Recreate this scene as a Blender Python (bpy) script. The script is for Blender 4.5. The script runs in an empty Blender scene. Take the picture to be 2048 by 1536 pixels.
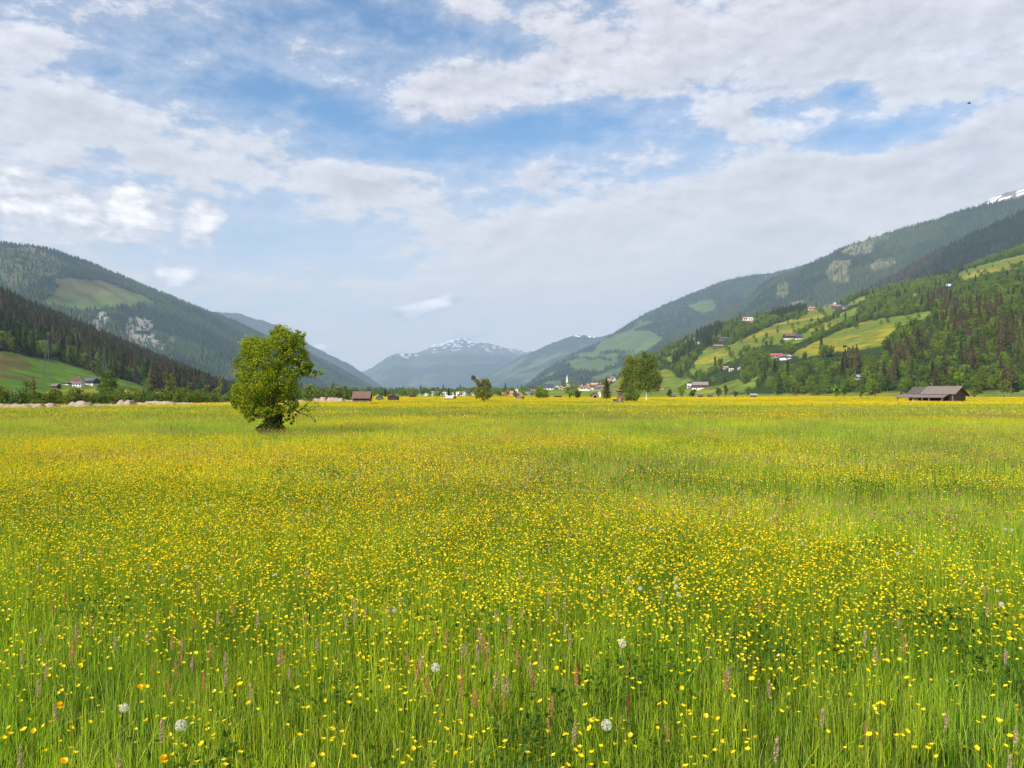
import bpy, bmesh, math, random
import numpy as np
from mathutils import Vector, Matrix
sc = bpy.context.scene
R = math.radians
rng = np.random.default_rng(7)
random.seed(7)
# ------------------------------------------------------------------ camera
F, HZ, H = 1607.0, 786.0, 2.0          # focal length and horizon in 2048-px units, eye height
cam = bpy.data.objects.new('camera', bpy.data.cameras.new('camera'))
sc.collection.objects.link(cam)
cam.location = (0, 0, H); cam.rotation_euler = (R(90), 0, 0)
cam.data.sensor_fit = 'HORIZONTAL'; cam.data.sensor_width = 36
cam.data.lens = 36 * F / 2048
cam.data.shift_y = (HZ - 768) / 2048
cam.data.clip_start = 0.1; cam.data.clip_end = 90000
sc.camera = cam
def W(px, py, Y):                        # point seen at photo pixel (px,py) at forward distance Y
    return ((px - 1024) / F * Y, Y, H + (HZ - py) / F * Y)
def gy(py): return H * F / (py - HZ)     # distance of flat ground at pixel row py
# ------------------------------------------------------------------ sun, exposure
SUN = Vector((-0.66, -0.74, 0.80)).normalized()
sl = bpy.data.lights.new('sun', 'SUN'); sl.energy = 5.0; sl.angle = R(0.5); sl.color = (1.0, 0.95, 0.86)
so = bpy.data.objects.new('sun', sl); sc.collection.objects.link(so)
so.rotation_euler = SUN.to_track_quat('Z', 'Y').to_euler()
vs = sc.view_settings; vs.view_transform = 'Standard'; vs.look = 'None'; vs.exposure = 0.75; vs.gamma = 1
sc.cycles.max_bounces = 6; sc.cycles.diffuse_bounces = 3; sc.cycles.transmission_bounces = 3
sc.cycles.volume_bounces = 0
# ------------------------------------------------------------------ node helper
class N:
    def __init__(s, tree): s.t = tree; s.n = tree.nodes; s.l = tree.links
    def node(s, typ, props=None, **inp):
        n = s.n.new(typ)
        for k, v in (props or {}).items(): setattr(n, k, v)
        for k, v in inp.items():
            k = int(k[1:]) if k[0] == '_' else k.replace('_', ' ')
            s.put(n.inputs[k], v)
        return n
    def put(s, sock, v):
        if isinstance(v, bpy.types.NodeSocket): s.l.new(v, sock)
        else: sock.default_value = v
    def m(s, op, a, b=None, c=None, clamp=False):
        n = s.n.new('ShaderNodeMath'); n.operation = op; n.use_clamp = clamp
        s.put(n.inputs[0], a)
        if b is not None: s.put(n.inputs[1], b)
        if c is not None: s.put(n.inputs[2], c)
        return n.outputs[0]
    def v(s, op, a, b=None):
        n = s.n.new('ShaderNodeVectorMath'); n.operation = op
        s.put(n.inputs[0], a)
        if b is not None: s.put(n.inputs[1], b)
        return n.outputs[0]
    def mix(s, f, a, b, mode='MIX'):
        n = s.n.new('ShaderNodeMix'); n.data_type = 'RGBA'; n.blend_type = mode
        s.put(n.inputs[0], f); s.put(n.inputs[6], a); s.put(n.inputs[7], b)
        return n.outputs[2]
    def ramp(s, v, lo, hi, a=0.0, b=1.0, smooth=True):
        n = s.n.new('ShaderNodeMapRange'); n.interpolation_type = 'SMOOTHSTEP' if smooth else 'LINEAR'
        s.put(n.inputs[0], v); n.inputs[1].default_value = lo; n.inputs[2].default_value = hi
        n.inputs[3].default_value = a; n.inputs[4].default_value = b
        return n.outputs[0]
    def noise(s, vec, scale, detail=4, rough=0.5, dist=0.0):
        n = s.n.new('ShaderNodeTexNoise'); s.put(n.inputs['Vector'], vec)
        n.inputs['Scale'].default_value = scale; n.inputs['Detail'].default_value = detail
        n.inputs['Roughness'].default_value = rough; n.inputs['Distortion'].default_value = dist
        return n.outputs['Fac']
# ------------------------------------------------------------------ world: clear sky with clouds
world = bpy.data.worlds.new('World'); sc.world = world; world.use_nodes = True
g = N(world.node_tree); g.n.clear()
sky = g.node('ShaderNodeTexSky', {'sky_type': 'NISHITA', 'sun_disc': False, 'sun_elevation': math.asin(SUN.z),
             'sun_rotation': math.atan2(SUN.x, SUN.y), 'altitude': 800.0, 'air_density': 1.0, 'dust_density': 0.6, 'ozone_density': 2.2})
tc = g.node('ShaderNodeTexCoord').outputs['Generated']
sp = g.node('ShaderNodeSeparateXYZ', _0=tc)
dx, dy, dz = sp.outputs
az = g.m('ARCTAN2', dx, dy); el = g.m('ARCSINE', dz)
def ae(px, py):
    a = (px - 1024) / F; e = (HZ - py) / F
    return math.atan(a), math.atan(e / math.sqrt(1 + a * a))
def gauss(px, py, sx, sy, amp, rot=0):
    A, E = ae(px, py)
    u = g.m('SUBTRACT', az, A); w = g.m('SUBTRACT', el, E)
    c, s_ = math.cos(R(rot)), math.sin(R(rot))
    uu = g.m('MULTIPLY', g.m('MULTIPLY_ADD', w, s_, g.m('MULTIPLY', u, c)), F / sx)
    ww = g.m('MULTIPLY', g.m('MULTIPLY_ADD', w, c, g.m('MULTIPLY', u, -s_)), F / sy)
    q = g.m('MULTIPLY_ADD', ww, ww, g.m('MULTIPLY', uu, uu))
    return g.m('MULTIPLY', g.m('EXPONENT', g.m('MULTIPLY', q, -1.0)), amp)
def gsum(lst):
    r = None
    for t in lst:
        o = gauss(*t); r = o if r is None else g.m('ADD', r, o)
    return r
CLOUD_A, CLOUD_B, CLOUD_C = (.54, .525, .54, 1), (.41, .40, .43, 1), (.51, .49, .505, 1)
SKY_T = (.046, .084, .100, 1)
den = g.m('ADD', g.m('MAXIMUM', dz, 0.0), 0.16)
P = g.node('ShaderNodeCombineXYZ', X=g.m('DIVIDE', dx, den), Y=g.m('DIVIDE', dy, den), Z=0.0).outputs[0]
cov = gsum([(1650, 70, 430, 120, .75), (1990, 260, 200, 200, .7), (1520, 400, 560, 110, .8, 6), (1280, 590, 650, 110, .75), (1800, 520, 400, 90, .5), (340, 285, 430, 70, .62, -9), (0, 190, 150, 130, .5), (60, 50, 190, 60, .35),
            (720, 365, 230, 50, .45, -4), (925, 175, 165, 52, .8), (950, 12, 55, 32, .65), (1075, 40, 75, 26, .5, 22), (1150, 66, 45, 26, .55), (1095, 130, 85, 32, .45), (600, 105, 85, 40, .42), (420, 40, 150, 26, .22, -8), (60, 400, 200, 70, .35), (1330, 180, 120, 80, .35),
            (560, 40, 170, 45, -.4), (420, 165, 190, 60, -.38, -8), (650, 225, 150, 36, -.55, -14), (860, 285, 150, 34, -.6, 8), (1060, 262, 150, 36, -.8, 6), (1190, 225, 80, 26, -.5), (770, 60, 100, 70, -.55), (850, 50, 60, 50, -.3), (1260, 265, 110, 30, -.5),
            (1850, 245, 130, 34, -1.1, 8), (1705, 190, 40, 22, -.9), (1650, 285, 100, 30, -.7), (190, 300, 60, 12, -.4), (1010, 85, 50, 26, -.6), (560, 500, 230, 55, -.6), (1000, 335, 60, 30, -.5)])
n1 = g.noise(P, 3.4, 9, .66)
n2 = g.noise(P, 0.9, 3, .5)
A2 = g.node('ShaderNodeCombineXYZ', X=az, Y=g.m('MULTIPLY', el, 2.0), Z=0.3).outputs[0]
n3 = g.noise(A2, 12.0, 9, .66)
dens = g.m('MULTIPLY', g.m('SUBTRACT', g.m('ADD', g.m('ADD', g.m('MULTIPLY', n1, .40), g.m('MULTIPLY', n2, .15)), g.m('MULTIPLY', n3, .45)), .5), 5.6)
dens = g.m('ADD', dens, cov)
alpha = g.m('MAXIMUM', g.ramp(dens, -.22, .58), g.ramp(dens, -.9, .3, .0, .45))
thick = g.ramp(dens, .3, 1.3)
nb = g.noise(g.v('ADD', A2, (-.008, .016, 0)), 12.0, 7, .64)
relief = g.m('MULTIPLY', g.m('SUBTRACT', n3, nb), 1.3)  # offset noise paints lit and shaded sides into the cloud colour
ccol = g.mix(thick, CLOUD_A, CLOUD_B)
ccol = g.mix(g.ramp(n2, .40, .65), ccol, CLOUD_C)
rl = g.m('ADD', 1.0, relief)
ccol = g.mix(1.0, ccol, g.node('ShaderNodeCombineColor', _0=rl, _1=rl, _2=rl).outputs[0], 'MULTIPLY')
skyc = g.mix(1.0, sky.outputs[0], SKY_T, 'MULTIPLY')
c1 = g.mix(g.m('MULTIPLY', alpha, .93), skyc, ccol)
# small heaped clouds low over the ridge
pf = gsum([(258, 388, 30, 30, .95), (290, 435, 58, 30, .95), (160, 425, 66, 32, .68), (412, 430, 36, 34, 1.1), (348, 553, 48, 26, 1.25), (20, 400, 90, 45, .75),
           (5, 320, 40, 40, .55), (885, 604, 44, 18, 1.1, 6), (818, 628, 46, 24, 1.0, 12), (640, 692, 22, 16, .9), (930, 672, 100, 16, .62, 6), (800, 695, 50, 14, .5), (230, 478, 200, 20, .52), (400, 475, 40, 16, .45), (430, 700, 10, 10, .0), (610, 760, 10, 10, 0)])
n4 = g.noise(A2, 30.0, 6, .58)
pd = g.m('ADD', pf, g.m('MULTIPLY', g.m('SUBTRACT', n4, .5), 1.5))
pa = g.ramp(pd, .46, .62)
nb4 = g.noise(g.v('ADD', A2, (-.008, .014, 0)), 30.0, 5, .55)
rel4 = g.m('ADD', 1.0, g.m('MULTIPLY', g.m('SUBTRACT', n4, nb4), .9))  # lit and shaded sides painted into the small clouds too
pc = g.mix(g.ramp(pd, .55, 1.15), (.50, .485, .49, 1), (.82, .77, .73, 1))
pc = g.mix(1.0, pc, g.node('ShaderNodeCombineColor', _0=rel4, _1=rel4, _2=rel4).outputs[0], 'MULTIPLY')
# pale air near the horizon
hz = g.ramp(el, .0, .34, .85, 0)
c2 = g.mix(hz, c1, (.62, .565, .48, 1))
c3 = g.mix(g.m('MULTIPLY', pa, .9), c2, pc)
bg = g.node('ShaderNodeBackground', Color=c3, Strength=1.0)
wo = g.node('ShaderNodeOutputWorld', Surface=bg.outputs[0])
world.cycles.sampling_method = 'MANUAL'; world.cycles.sample_map_resolution = 512
# ------------------------------------------------------------------ object helpers
def link(o, parent=None):
    sc.collection.objects.link(o)
    if parent: o.parent = parent
    return o
def tag(o, label=None, cat=None, group=None, kind=None):
    if label: o['label'] = label
    if cat: o['category'] = cat
    if group: o['group'] = group
    if kind: o['kind'] = kind
    return o
def empty(name, loc, rz=0, **kw):
    o = bpy.data.objects.new(name, None); o.location = loc; o.rotation_euler = (0, 0, rz); o.empty_display_size = .2
    link(o); return tag(o, **kw)
def mesh_np(name, V, Fq, mats, cols=None, fmat=None, smooth=False, nside=None):
    """V (n,3); Fq (m,k) faces; cols (n,3) vertex colours"""
    me = bpy.data.meshes.new(name)
    V = np.asarray(V, dtype=np.float32); Fq = np.asarray(Fq, dtype=np.int32)
    k = Fq.shape[1]; m = len(Fq)
    me.vertices.add(len(V)); me.vertices.foreach_set('co', V.ravel())
    me.loops.add(m * k); me.loops.foreach_set('vertex_index', Fq.ravel())
    me.polygons.add(m); me.polygons.foreach_set('loop_start', np.arange(0, m * k, k, dtype=np.int32))
    if fmat is not None: me.polygons.foreach_set('material_index', np.asarray(fmat, dtype=np.int32))
    me.polygons.foreach_set('use_smooth', np.full(m, smooth))
    for mt in (mats if isinstance(mats, (list, tuple)) else [mats]): me.materials.append(mt)
    if cols is not None:
        ca = me.color_attributes.new('Col', 'FLOAT_COLOR', 'POINT')
        c4 = np.ones((len(V), 4), dtype=np.float32); c4[:, :3] = cols
        ca.data.foreach_set('color', c4.ravel())
    me.update(calc_edges=True)
    return me
class MB:
    """collects polygons for one mesh"""
    def __init__(s): s.v = []; s.f = []; s.c = []; s.m = []
    def add(s, vs, fs, col=(1, 1, 1), mat=0):
        b = len(s.v); s.v += [tuple(p) for p in vs]; s.f += [tuple(b + i for i in f) for f in fs]
        s.c += [col] * len(vs); s.m += [mat] * len(fs)
    def box(s, x0, x1, y0, y1, z0, z1, col=(1, 1, 1), M=None, mat=0):
        vs = [(x, y, z) for z in (z0, z1) for y in (y0, y1) for x in (x0, x1)]
        if M is not None: vs = [tuple(M @ Vector(p)) for p in vs]
        s.add(vs, [(0, 2, 3, 1), (4, 5, 7, 6), (0, 1, 5, 4), (2, 6, 7, 3), (0, 4, 6, 2), (1, 3, 7, 5)], col, mat)
    def beam(s, a, b, w, d=None, col=(1, 1, 1), mat=0):
        a = Vector(a); b = Vector(b); ax = (b - a).normalized()
        q = ax.to_track_quat('Z', 'Y').to_matrix(); x = q @ Vector((w / 2, 0, 0)); y = q @ Vector((0, (d or w) / 2, 0))
        vs = [p + i * x + j * y for p in (a, b) for i, j in ((-1, -1), (1, -1), (1, 1), (-1, 1))]
        s.add(vs, [(0, 3, 2, 1), (4, 5, 6, 7), (0, 1, 5, 4), (1, 2, 6, 5), (2, 3, 7, 6), (3, 0, 4, 7)], col, mat)
    def tube(s, pts, rad, n=6, col=(1, 1, 1), mat=0):
        pts = [Vector(p) for p in pts]; vs = []; fs = []
        for i, p in enumerate(pts):
            t = (pts[min(i + 1, len(pts) - 1)] - pts[max(i - 1, 0)]).normalized()
            q = t.to_track_quat('Z', 'Y').to_matrix()
            for k in range(n):
                a = 2 * math.pi * k / n
                vs.append(p + q @ Vector((math.cos(a), math.sin(a), 0)) * rad[i])
        for i in range(len(pts) - 1):
            for k in range(n):
                fs.append((i * n + k, i * n + (k + 1) % n, (i + 1) * n + (k + 1) % n, (i + 1) * n + k))
        fs.append(tuple(range(n - 1, -1, -1))); fs.append(tuple((len(pts) - 1) * n + k for k in range(n)))
        s.add(vs, fs, col, mat)
    def build(s, name, mats, parent=None, loc=None, smooth=False):
        me = bpy.data.meshes.new(name); me.from_pydata(s.v, [], s.f)
        for mt in (mats if isinstance(mats, (list, tuple)) else [mats]): me.materials.append(mt)
        me.polygons.foreach_set('material_index', s.m)
        me.polygons.foreach_set('use_smooth', [smooth] * len(s.f))
        ca = me.color_attributes.new('Col', 'FLOAT_COLOR', 'POINT')
        ca.data.foreach_set('color', np.array([tuple(c) + (1,) for c in s.c], dtype=np.float32).ravel())
        me.update()
        o = bpy.data.objects.new(name, me)
        if loc is not None: o.location = loc
        return link(o, parent)
# ------------------------------------------------------------------ materials
def mat(name):
    m = bpy.data.materials.new(name); m.use_nodes = True; k = N(m.node_tree); k.n.clear()
    k.out = k.n.new('ShaderNodeOutputMaterial'); return m, k
def m_plain(name, col, rough=.8, nscale=3.0, var=.25, bump=0.0, attr=False, stretch=(1, 1, 1), spec=.2):
    m, k = mat(name)
    co = k.node('ShaderNodeTexCoord').outputs['Object']
    co = k.v('MULTIPLY', co, stretch)
    n = k.noise(co, nscale, 5, .6)
    base = k.node('ShaderNodeVertexColor', {'layer_name': 'Col'}).outputs[0] if attr else None
    c = (*col, 1)
    if attr: c = k.mix(1.0, base, c, 'MULTIPLY')
    f = k.ramp(n, .3, .7, 1 - var, 1 + var, False)
    cc = k.mix(1.0, c, k.node('ShaderNodeCombineColor', _0=f, _1=f, _2=f).outputs[0], 'MULTIPLY')
    b = k.node('ShaderNodeBsdfPrincipled', Base_Color=cc, Roughness=rough)
    b.inputs['Specular IOR Level'].default_value = spec
    if bump:
        bp = k.node('ShaderNodeBump', Strength=bump, Height=n); k.l.new(bp.outputs[0], b.inputs['Normal'])
    k.l.new(b.outputs[0], k.out.inputs[0]); return m
def m_leaf(name, tint=(1, 1, 1), trans=.45, var=.35, world_n=0.0, shift=(1.25, 1.1, .6)):
    """leaves and blades: vertex colour x per-instance variation, part translucent"""
    m, k = mat(name)
    vc = k.node('ShaderNodeVertexColor', {'layer_name': 'Col'}).outputs[0]
    rnd = k.node('ShaderNodeObjectInfo').outputs['Random']
    c = k.mix(1.0, vc, (*tint, 1), 'MULTIPLY')
    f = k.ramp(rnd, 0, 1, 1 - var, 1 + var, False)
    c = k.mix(1.0, c, k.node('ShaderNodeCombineColor', _0=f, _1=f, _2=f).outputs[0], 'MULTIPLY')
    r2 = k.m('FRACT', k.m('MULTIPLY', rnd, 7.31))
    c = k.mix(r2, c, k.mix(1.0, c, (*shift, 1), 'MULTIPLY'))
    if world_n:
        pos = k.node('ShaderNodeNewGeometry').outputs['Position']
        n = k.noise(k.v('MULTIPLY', pos, (1, .45, 0)), world_n, 4, .55)
        c = k.mix(k.ramp(n, .38, .62), c, k.mix(1.0, c, (.74, .84, .95, 1), 'MULTIPLY')); n5 = k.noise(k.v('MULTIPLY', pos, (1, .6, 0)), 2.6, 3, .5); c = k.mix(k.ramp(n5, .42, .62), c, k.mix(1.0, c, (1.22, 1.12, .9, 1), 'MULTIPLY'))  # noise patches put a shading tone into the grass colour
    d = k.node('ShaderNodeBsdfDiffuse', Color=c)
    t = k.node('ShaderNodeBsdfTranslucent', Color=k.mix(1.0, c, (1.25, 1.15, .55, 1), 'MULTIPLY'))
    mx = k.node('ShaderNodeMixShader', _0=trans, _1=d.outputs[0], _2=t.outputs[0])
    gl = k.node('ShaderNodeBsdfGlossy', Color=(.8, .9, .5, 1), Roughness=.5)
    mx2 = k.node('ShaderNodeMixShader', _0=.012, _1=mx.outputs[0], _2=gl.outputs[0])
    k.l.new(mx2.outputs[0], k.out.inputs[0]); return m
def m_flat(name, tint=(1, 1, 1), rough=.9, bump=0.0, bscale=1.0):
    """vertex colour with fine world noise, for land"""
    m, k = mat(name)
    vc = k.node('ShaderNodeVertexColor', {'layer_name': 'Col'}).outputs[0]
    pos = k.node('ShaderNodeNewGeometry').outputs['Position']
    n = k.noise(pos, bscale, 8, .65)
    f = k.ramp(n, .3, .7, .62, 1.38, False)
    c = k.mix(1.0, k.mix(1.0, vc, (*tint, 1), 'MULTIPLY'), k.node('ShaderNodeCombineColor', _0=f, _1=f, _2=f).outputs[0], 'MULTIPLY')
    b = k.node('ShaderNodeBsdfDiffuse', Color=c)
    if bump:
        bp = k.node('ShaderNodeBump', Strength=1.0, Distance=bump, Height=n); k.l.new(bp.outputs[0], b.inputs['Normal'])
    k.l.new(b.outputs[0], k.out.inputs[0]); return m
# ------------------------------------------------------------------ numpy noise
_perm = np.random.default_rng(3).random((256, 256)).astype(np.float32)
def vnoise(x, y):
    xi = np.floor(x).astype(int); yi = np.floor(y).astype(int); fx = x - xi; fy = y - yi
    fx = fx * fx * (3 - 2 * fx); fy = fy * fy * (3 - 2 * fy)
    a = _perm[xi & 255, yi & 255]; b = _perm[(xi + 1) & 255, yi & 255]; c = _perm[xi & 255, (yi + 1) & 255]; d = _perm[(xi + 1) & 255, (yi + 1) & 255]
    return (a * (1 - fx) + b * fx) * (1 - fy) + (c * (1 - fx) + d * fx) * fy
def fbm(x, y, o=5, g=.5):
    x = np.asarray(x, float); y = np.asarray(y, float)
    r = 0; a = 1; s = 0
    for i in range(o):
        r = r + a * vnoise(x + 17.3 * i, y + 9.1 * i); s += a; a *= g; x = x * 2.03; y = y * 2.03
    return r / s
def inpoly(px, py, poly):
    px = np.asarray(px); py = np.asarray(py); ins = np.zeros(px.shape, bool); n = len(poly)
    for i in range(n):
        x1, y1 = poly[i]; x2, y2 = poly[(i + 1) % n]
        if y1 == y2: continue
        c = ((y1 > py) != (y2 > py)) & (px < (x2 - x1) * (py - y1) / (y2 - y1) + x1)
        ins ^= c
    return ins
# ================================================================== LAND
M_land = m_flat('land cover', bump=1.5, bscale=.05)
M_far = m_flat('far land cover', bump=14.0, bscale=.006)
class Ridge:
    def __init__(s, name, crest, dc, df, up=0.0, nv=110, step=5, power=1.0, relief=.1, rs=500., x0=-700, x1=2750, footz=-3, back=.6, seed=0, gully=0, crestn=0):
        s.name = name; cx = np.arange(x0, x1 + 1, step).astype(float)
        cy = np.interp(cx, *zip(*crest)) + up
        Dc = np.interp(cx, *zip(*dc)); Df = np.interp(cx, *zip(*df))
        zc = H + (HZ - cy) / F * Dc; zc = np.maximum(zc, footz + .5)
        nb = max(6, int(nv * .12)); v = np.concatenate([np.linspace(0, 1, nv), 1 + np.linspace(.05, 1, nb) * back])
        Y = Df[:, None] + (Dc - Df)[:, None] * v[None, :]
        X = (cx[:, None] - 1024) / F * Y
        vv = np.clip(v, 0, 1)
        prof = vv ** power
        Z = footz + (zc - footz)[:, None] * prof[None, :]
        w = np.sin(np.pi * np.clip(vv, 0, 1)) ** .8 * (1 - .0 * vv)
        n = fbm(X / rs + seed, Y / rs + seed * 2, 6, .55) - .5
        if gully:
            gr = 1 - np.abs(2 * fbm((X + 60 * n * 4) / (rs * .35) + 5 + seed, Y / (rs * 1.6) + seed, 4, .5) - 1)
            n = n + gully * (gr - .75)
        Z = Z + relief * (zc - footz)[:, None] * n * w[None, :] * 2
        Z = Z + crestn * (fbm(X / 60 + seed, Y / 60, 5, .6) - .5) * (vv ** 6)[None, :]
        bk = np.clip((v - 1) / back, 0, 1); Z = Z - (Z[:, nv - 1:nv] - footz) * (bk ** 1.2)[None, :]
        s.cx, s.v, s.nv, s.X, s.Y, s.Z = cx, v, nv, X, Y, Z
        s.PX = np.broadcast_to(cx[:, None], X.shape); s.PY = HZ - (Z - H) / Y * F
        s.cols = None
    def visible_py(s):                                # horizon-limited (front-to-back min)
        return np.minimum.accumulate(s.PY, axis=1)
    def at(s, px, py):
        """ground point first met by the sight line through photo pixel (px,py)"""
        fx = (px - s.cx[0]) / (s.cx[1] - s.cx[0]); i = int(np.clip(fx, 0, len(s.cx) - 2)); t = fx - i
        PYc = s.PY[i] * (1 - t) + s.PY[i + 1] * t
        Yc = s.Y[i] * (1 - t) + s.Y[i + 1] * t; Zc = s.Z[i] * (1 - t) + s.Z[i + 1] * t
        j = int(np.argmax(PYc <= py)); j = max(j, 1)
        if PYc[j] > py: j = s.nv - 1
        den = PYc[j - 1] - PYc[j]; q = np.clip((PYc[j - 1] - py) / den, 0, 1) if abs(den) > 1e-6 else 0
        Yv = Yc[j - 1] + (Yc[j] - Yc[j - 1]) * q; Zv = Zc[j - 1] + (Zc[j] - Zc[j - 1]) * q
        return ((px - 1024) / F * Yv, Yv, Zv)
    def sample(s, n, r, front=True):
        """n random surface points, even over the plan area; returns P, px, py, v"""
        nu = len(s.cx); m = s.nv
        A = (s.cx[1] - s.cx[0]) / F * s.Y[:-1, :m - 1] * (s.Y[:-1, 1:m] - s.Y[:-1, :m - 1])
        p = (A / A.sum()).ravel(); k = r.choice(len(p), n, p=p); i = k // (m - 1); j = k % (m - 1)
        a = r.random(n); b = r.random(n)
        def bl(G): return (G[i, j] * (1 - a) + G[i + 1, j] * a) * (1 - b) + (G[i, j + 1] * (1 - a) + G[i + 1, j + 1] * a) * b
        P = np.stack([bl(s.X), bl(s.Y), bl(s.Z)], 1)
        return P, bl(s.PX), bl(s.PY), s.v[j] * (1 - b) + s.v[j + 1] * b
    def build(s, colf, material, name, label):
        nu, nj = s.X.shape
        V = np.stack([s.X, s.Y, s.Z], 2).reshape(-1, 3)
        i, j = np.meshgrid(np.arange(nu - 1), np.arange(nj - 1), indexing='ij')
        a = (i * nj + j).ravel(); Fq = np.stack([a, a + nj, a + nj + 1, a + 1], 1)
        cols = colf(s, s.PX, s.PY, s.X, s.Y, s.Z).reshape(-1, 3)
        me = mesh_np(name, V, Fq, material, cols, smooth=True)
        o = link(bpy.data.objects.new(name, me)); tag(o, label, kind='structure'); return o
def jit(PX, PY, amp, sc_, seed=0):
    return (PX + amp * (fbm(PX / sc_ + seed, PY / sc_, 4) - .5) * 2, PY + amp * (fbm(PX / sc_ + 40 + seed, PY / sc_ + 7, 4) - .5) * 2)
def lerp(c, col, m):
    m = np.asarray(m, float)[..., None]; return c * (1 - m) + np.array(col) * m
MEADOW = np.array((.125, .165, .028)); MEADOWY = np.array((.26, .235, .03)); FLOOR = np.array((.022, .035, .012))
# ---- near hill beyond the meadow, on the sunny side
R1 = Ridge('slope', crest=[(900, 800), (1150, 790), (1200, 766), (1215, 759), (1240, 749), (1260, 740), (1300, 712), (1340, 690), (1380, 672), (1430, 652), (1480, 634), (1560, 622), (1620, 612), (1680, 603), (1700, 590), (1780, 570), (1850, 556), (1900, 545), (1960, 520), (2048, 490), (2200, 440), (2750, 300)],
           up=6, dc=[(900, 1500), (1380, 1900), (1700, 2000), (2048, 1900), (2750, 1900)], df=[(900, 1300), (1300, 950), (1480, 700), (1600, 540), (1800, 480), (2048, 430), (2750, 400)],
           power=1.0, relief=.045, rs=240, footz=-1.5, seed=3, nv=150, step=4)
R1M = [  # grassland on that hill: outlines measured on it
    [(1583, 710), (1600, 700), (1640, 680), (1690, 657), (1735, 642), (1790, 634), (1840, 626), (1872, 622), (1850, 638), (1815, 648), (1790, 657), (1775, 676), (1768, 690), (1735, 697), (1700, 699), (1640, 708), (1600, 716)],
    [(1372, 748), (1392, 722), (1402, 704), (1412, 696), (1450, 694), (1490, 676), (1520, 662), (1545, 650), (1590, 636), (1620, 622), (1645, 612), (1668, 610), (1672, 628), (1650, 640), (1625, 652), (1598, 664), (1590, 680), (1560, 690), (1530, 690), (1500, 700), (1482, 714), (1455, 724), (1440, 735), (1420, 746), (1400, 750)],
    [(1420, 774), (1445, 768), (1478, 757), (1485, 765), (1492, 785), (1400, 790), (1330, 790), (1330, 780)],
    [(1600, 668), (1640, 648), (1680, 628), (1700, 620), (1725, 612), (1722, 620), (1690, 640), (1650, 660), (1610, 680), (1580, 690)],
    [(1902, 553), (1930, 540), (1990, 522), (2060, 505), (2060, 532), (1985, 545), (1925, 562)],
    [(1310, 780), (1318, 745), (1330, 735), (1345, 745), (1355, 757), (1375, 752), (1385, 760), (1350, 780)],
    [(1326, 716), (1345, 712), (1346, 722), (1334, 726)], [(1340, 700), (1372, 684), (1392, 672), (1390, 680), (1362, 694), (1342, 708)],
    [(1822, 590), (1845, 582), (1842, 588), (1826, 595)], [(1418, 668), (1436, 660), (1450, 664), (1440, 672), (1425, 676)],
    [(1218, 772), (1245, 752), (1262, 742), (1275, 740), (1290, 760), (1300, 790), (1215, 790)], [(1690, 612), (1705, 600), (1740, 588), (1745, 592), (1712, 608)],
    [(1480, 776), (1500, 760), (1515, 752), (1522, 758), (1505, 778)]]
def mask_any(polys, PX, PY, amp=3., sc_=14., seed=0):
    x, y = jit(PX, PY, amp, sc_, seed); m = np.zeros(np.shape(PX), bool)
    for p in polys: m |= inpoly(x, y, p)
    return m
def col_R1(s, PX, PY, X, Y, Z):
    c = np.zeros(X.shape + (3,)) + FLOOR * 1.4
    m = mask_any(R1M, PX, PY) | (s.v[None, :] < .02)
    n = fbm(X / 60, Y / 120, 5); yl = np.clip((n - .42) * 5, 0, 1)
    gcol = MEADOW[None, None] * (1 - yl[..., None]) + MEADOWY * yl[..., None] * .9
    st = np.sin((Z + 6 * fbm(X / 90, Y / 90, 3)) * 1.1) * .5 + .5; gcol = gcol * (.84 + .32 * st * fbm(X / 30, Y / 60, 3))[..., None] * (.8 + .4 * fbm(X / 9, Y / 14, 4))[..., None]
    c = np.where(m[..., None], gcol, c)
    c = lerp(c, (.11, .13, .03), (m & (fbm(X / 25 + 9, Y / 70, 4) > .57)) * .6)
    c = lerp(c, (.30, .22, .14), inpoly(PX, PY, [(1490, 640), (1512, 636), (1513, 644), (1494, 646)]) * .8)
    return c
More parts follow.
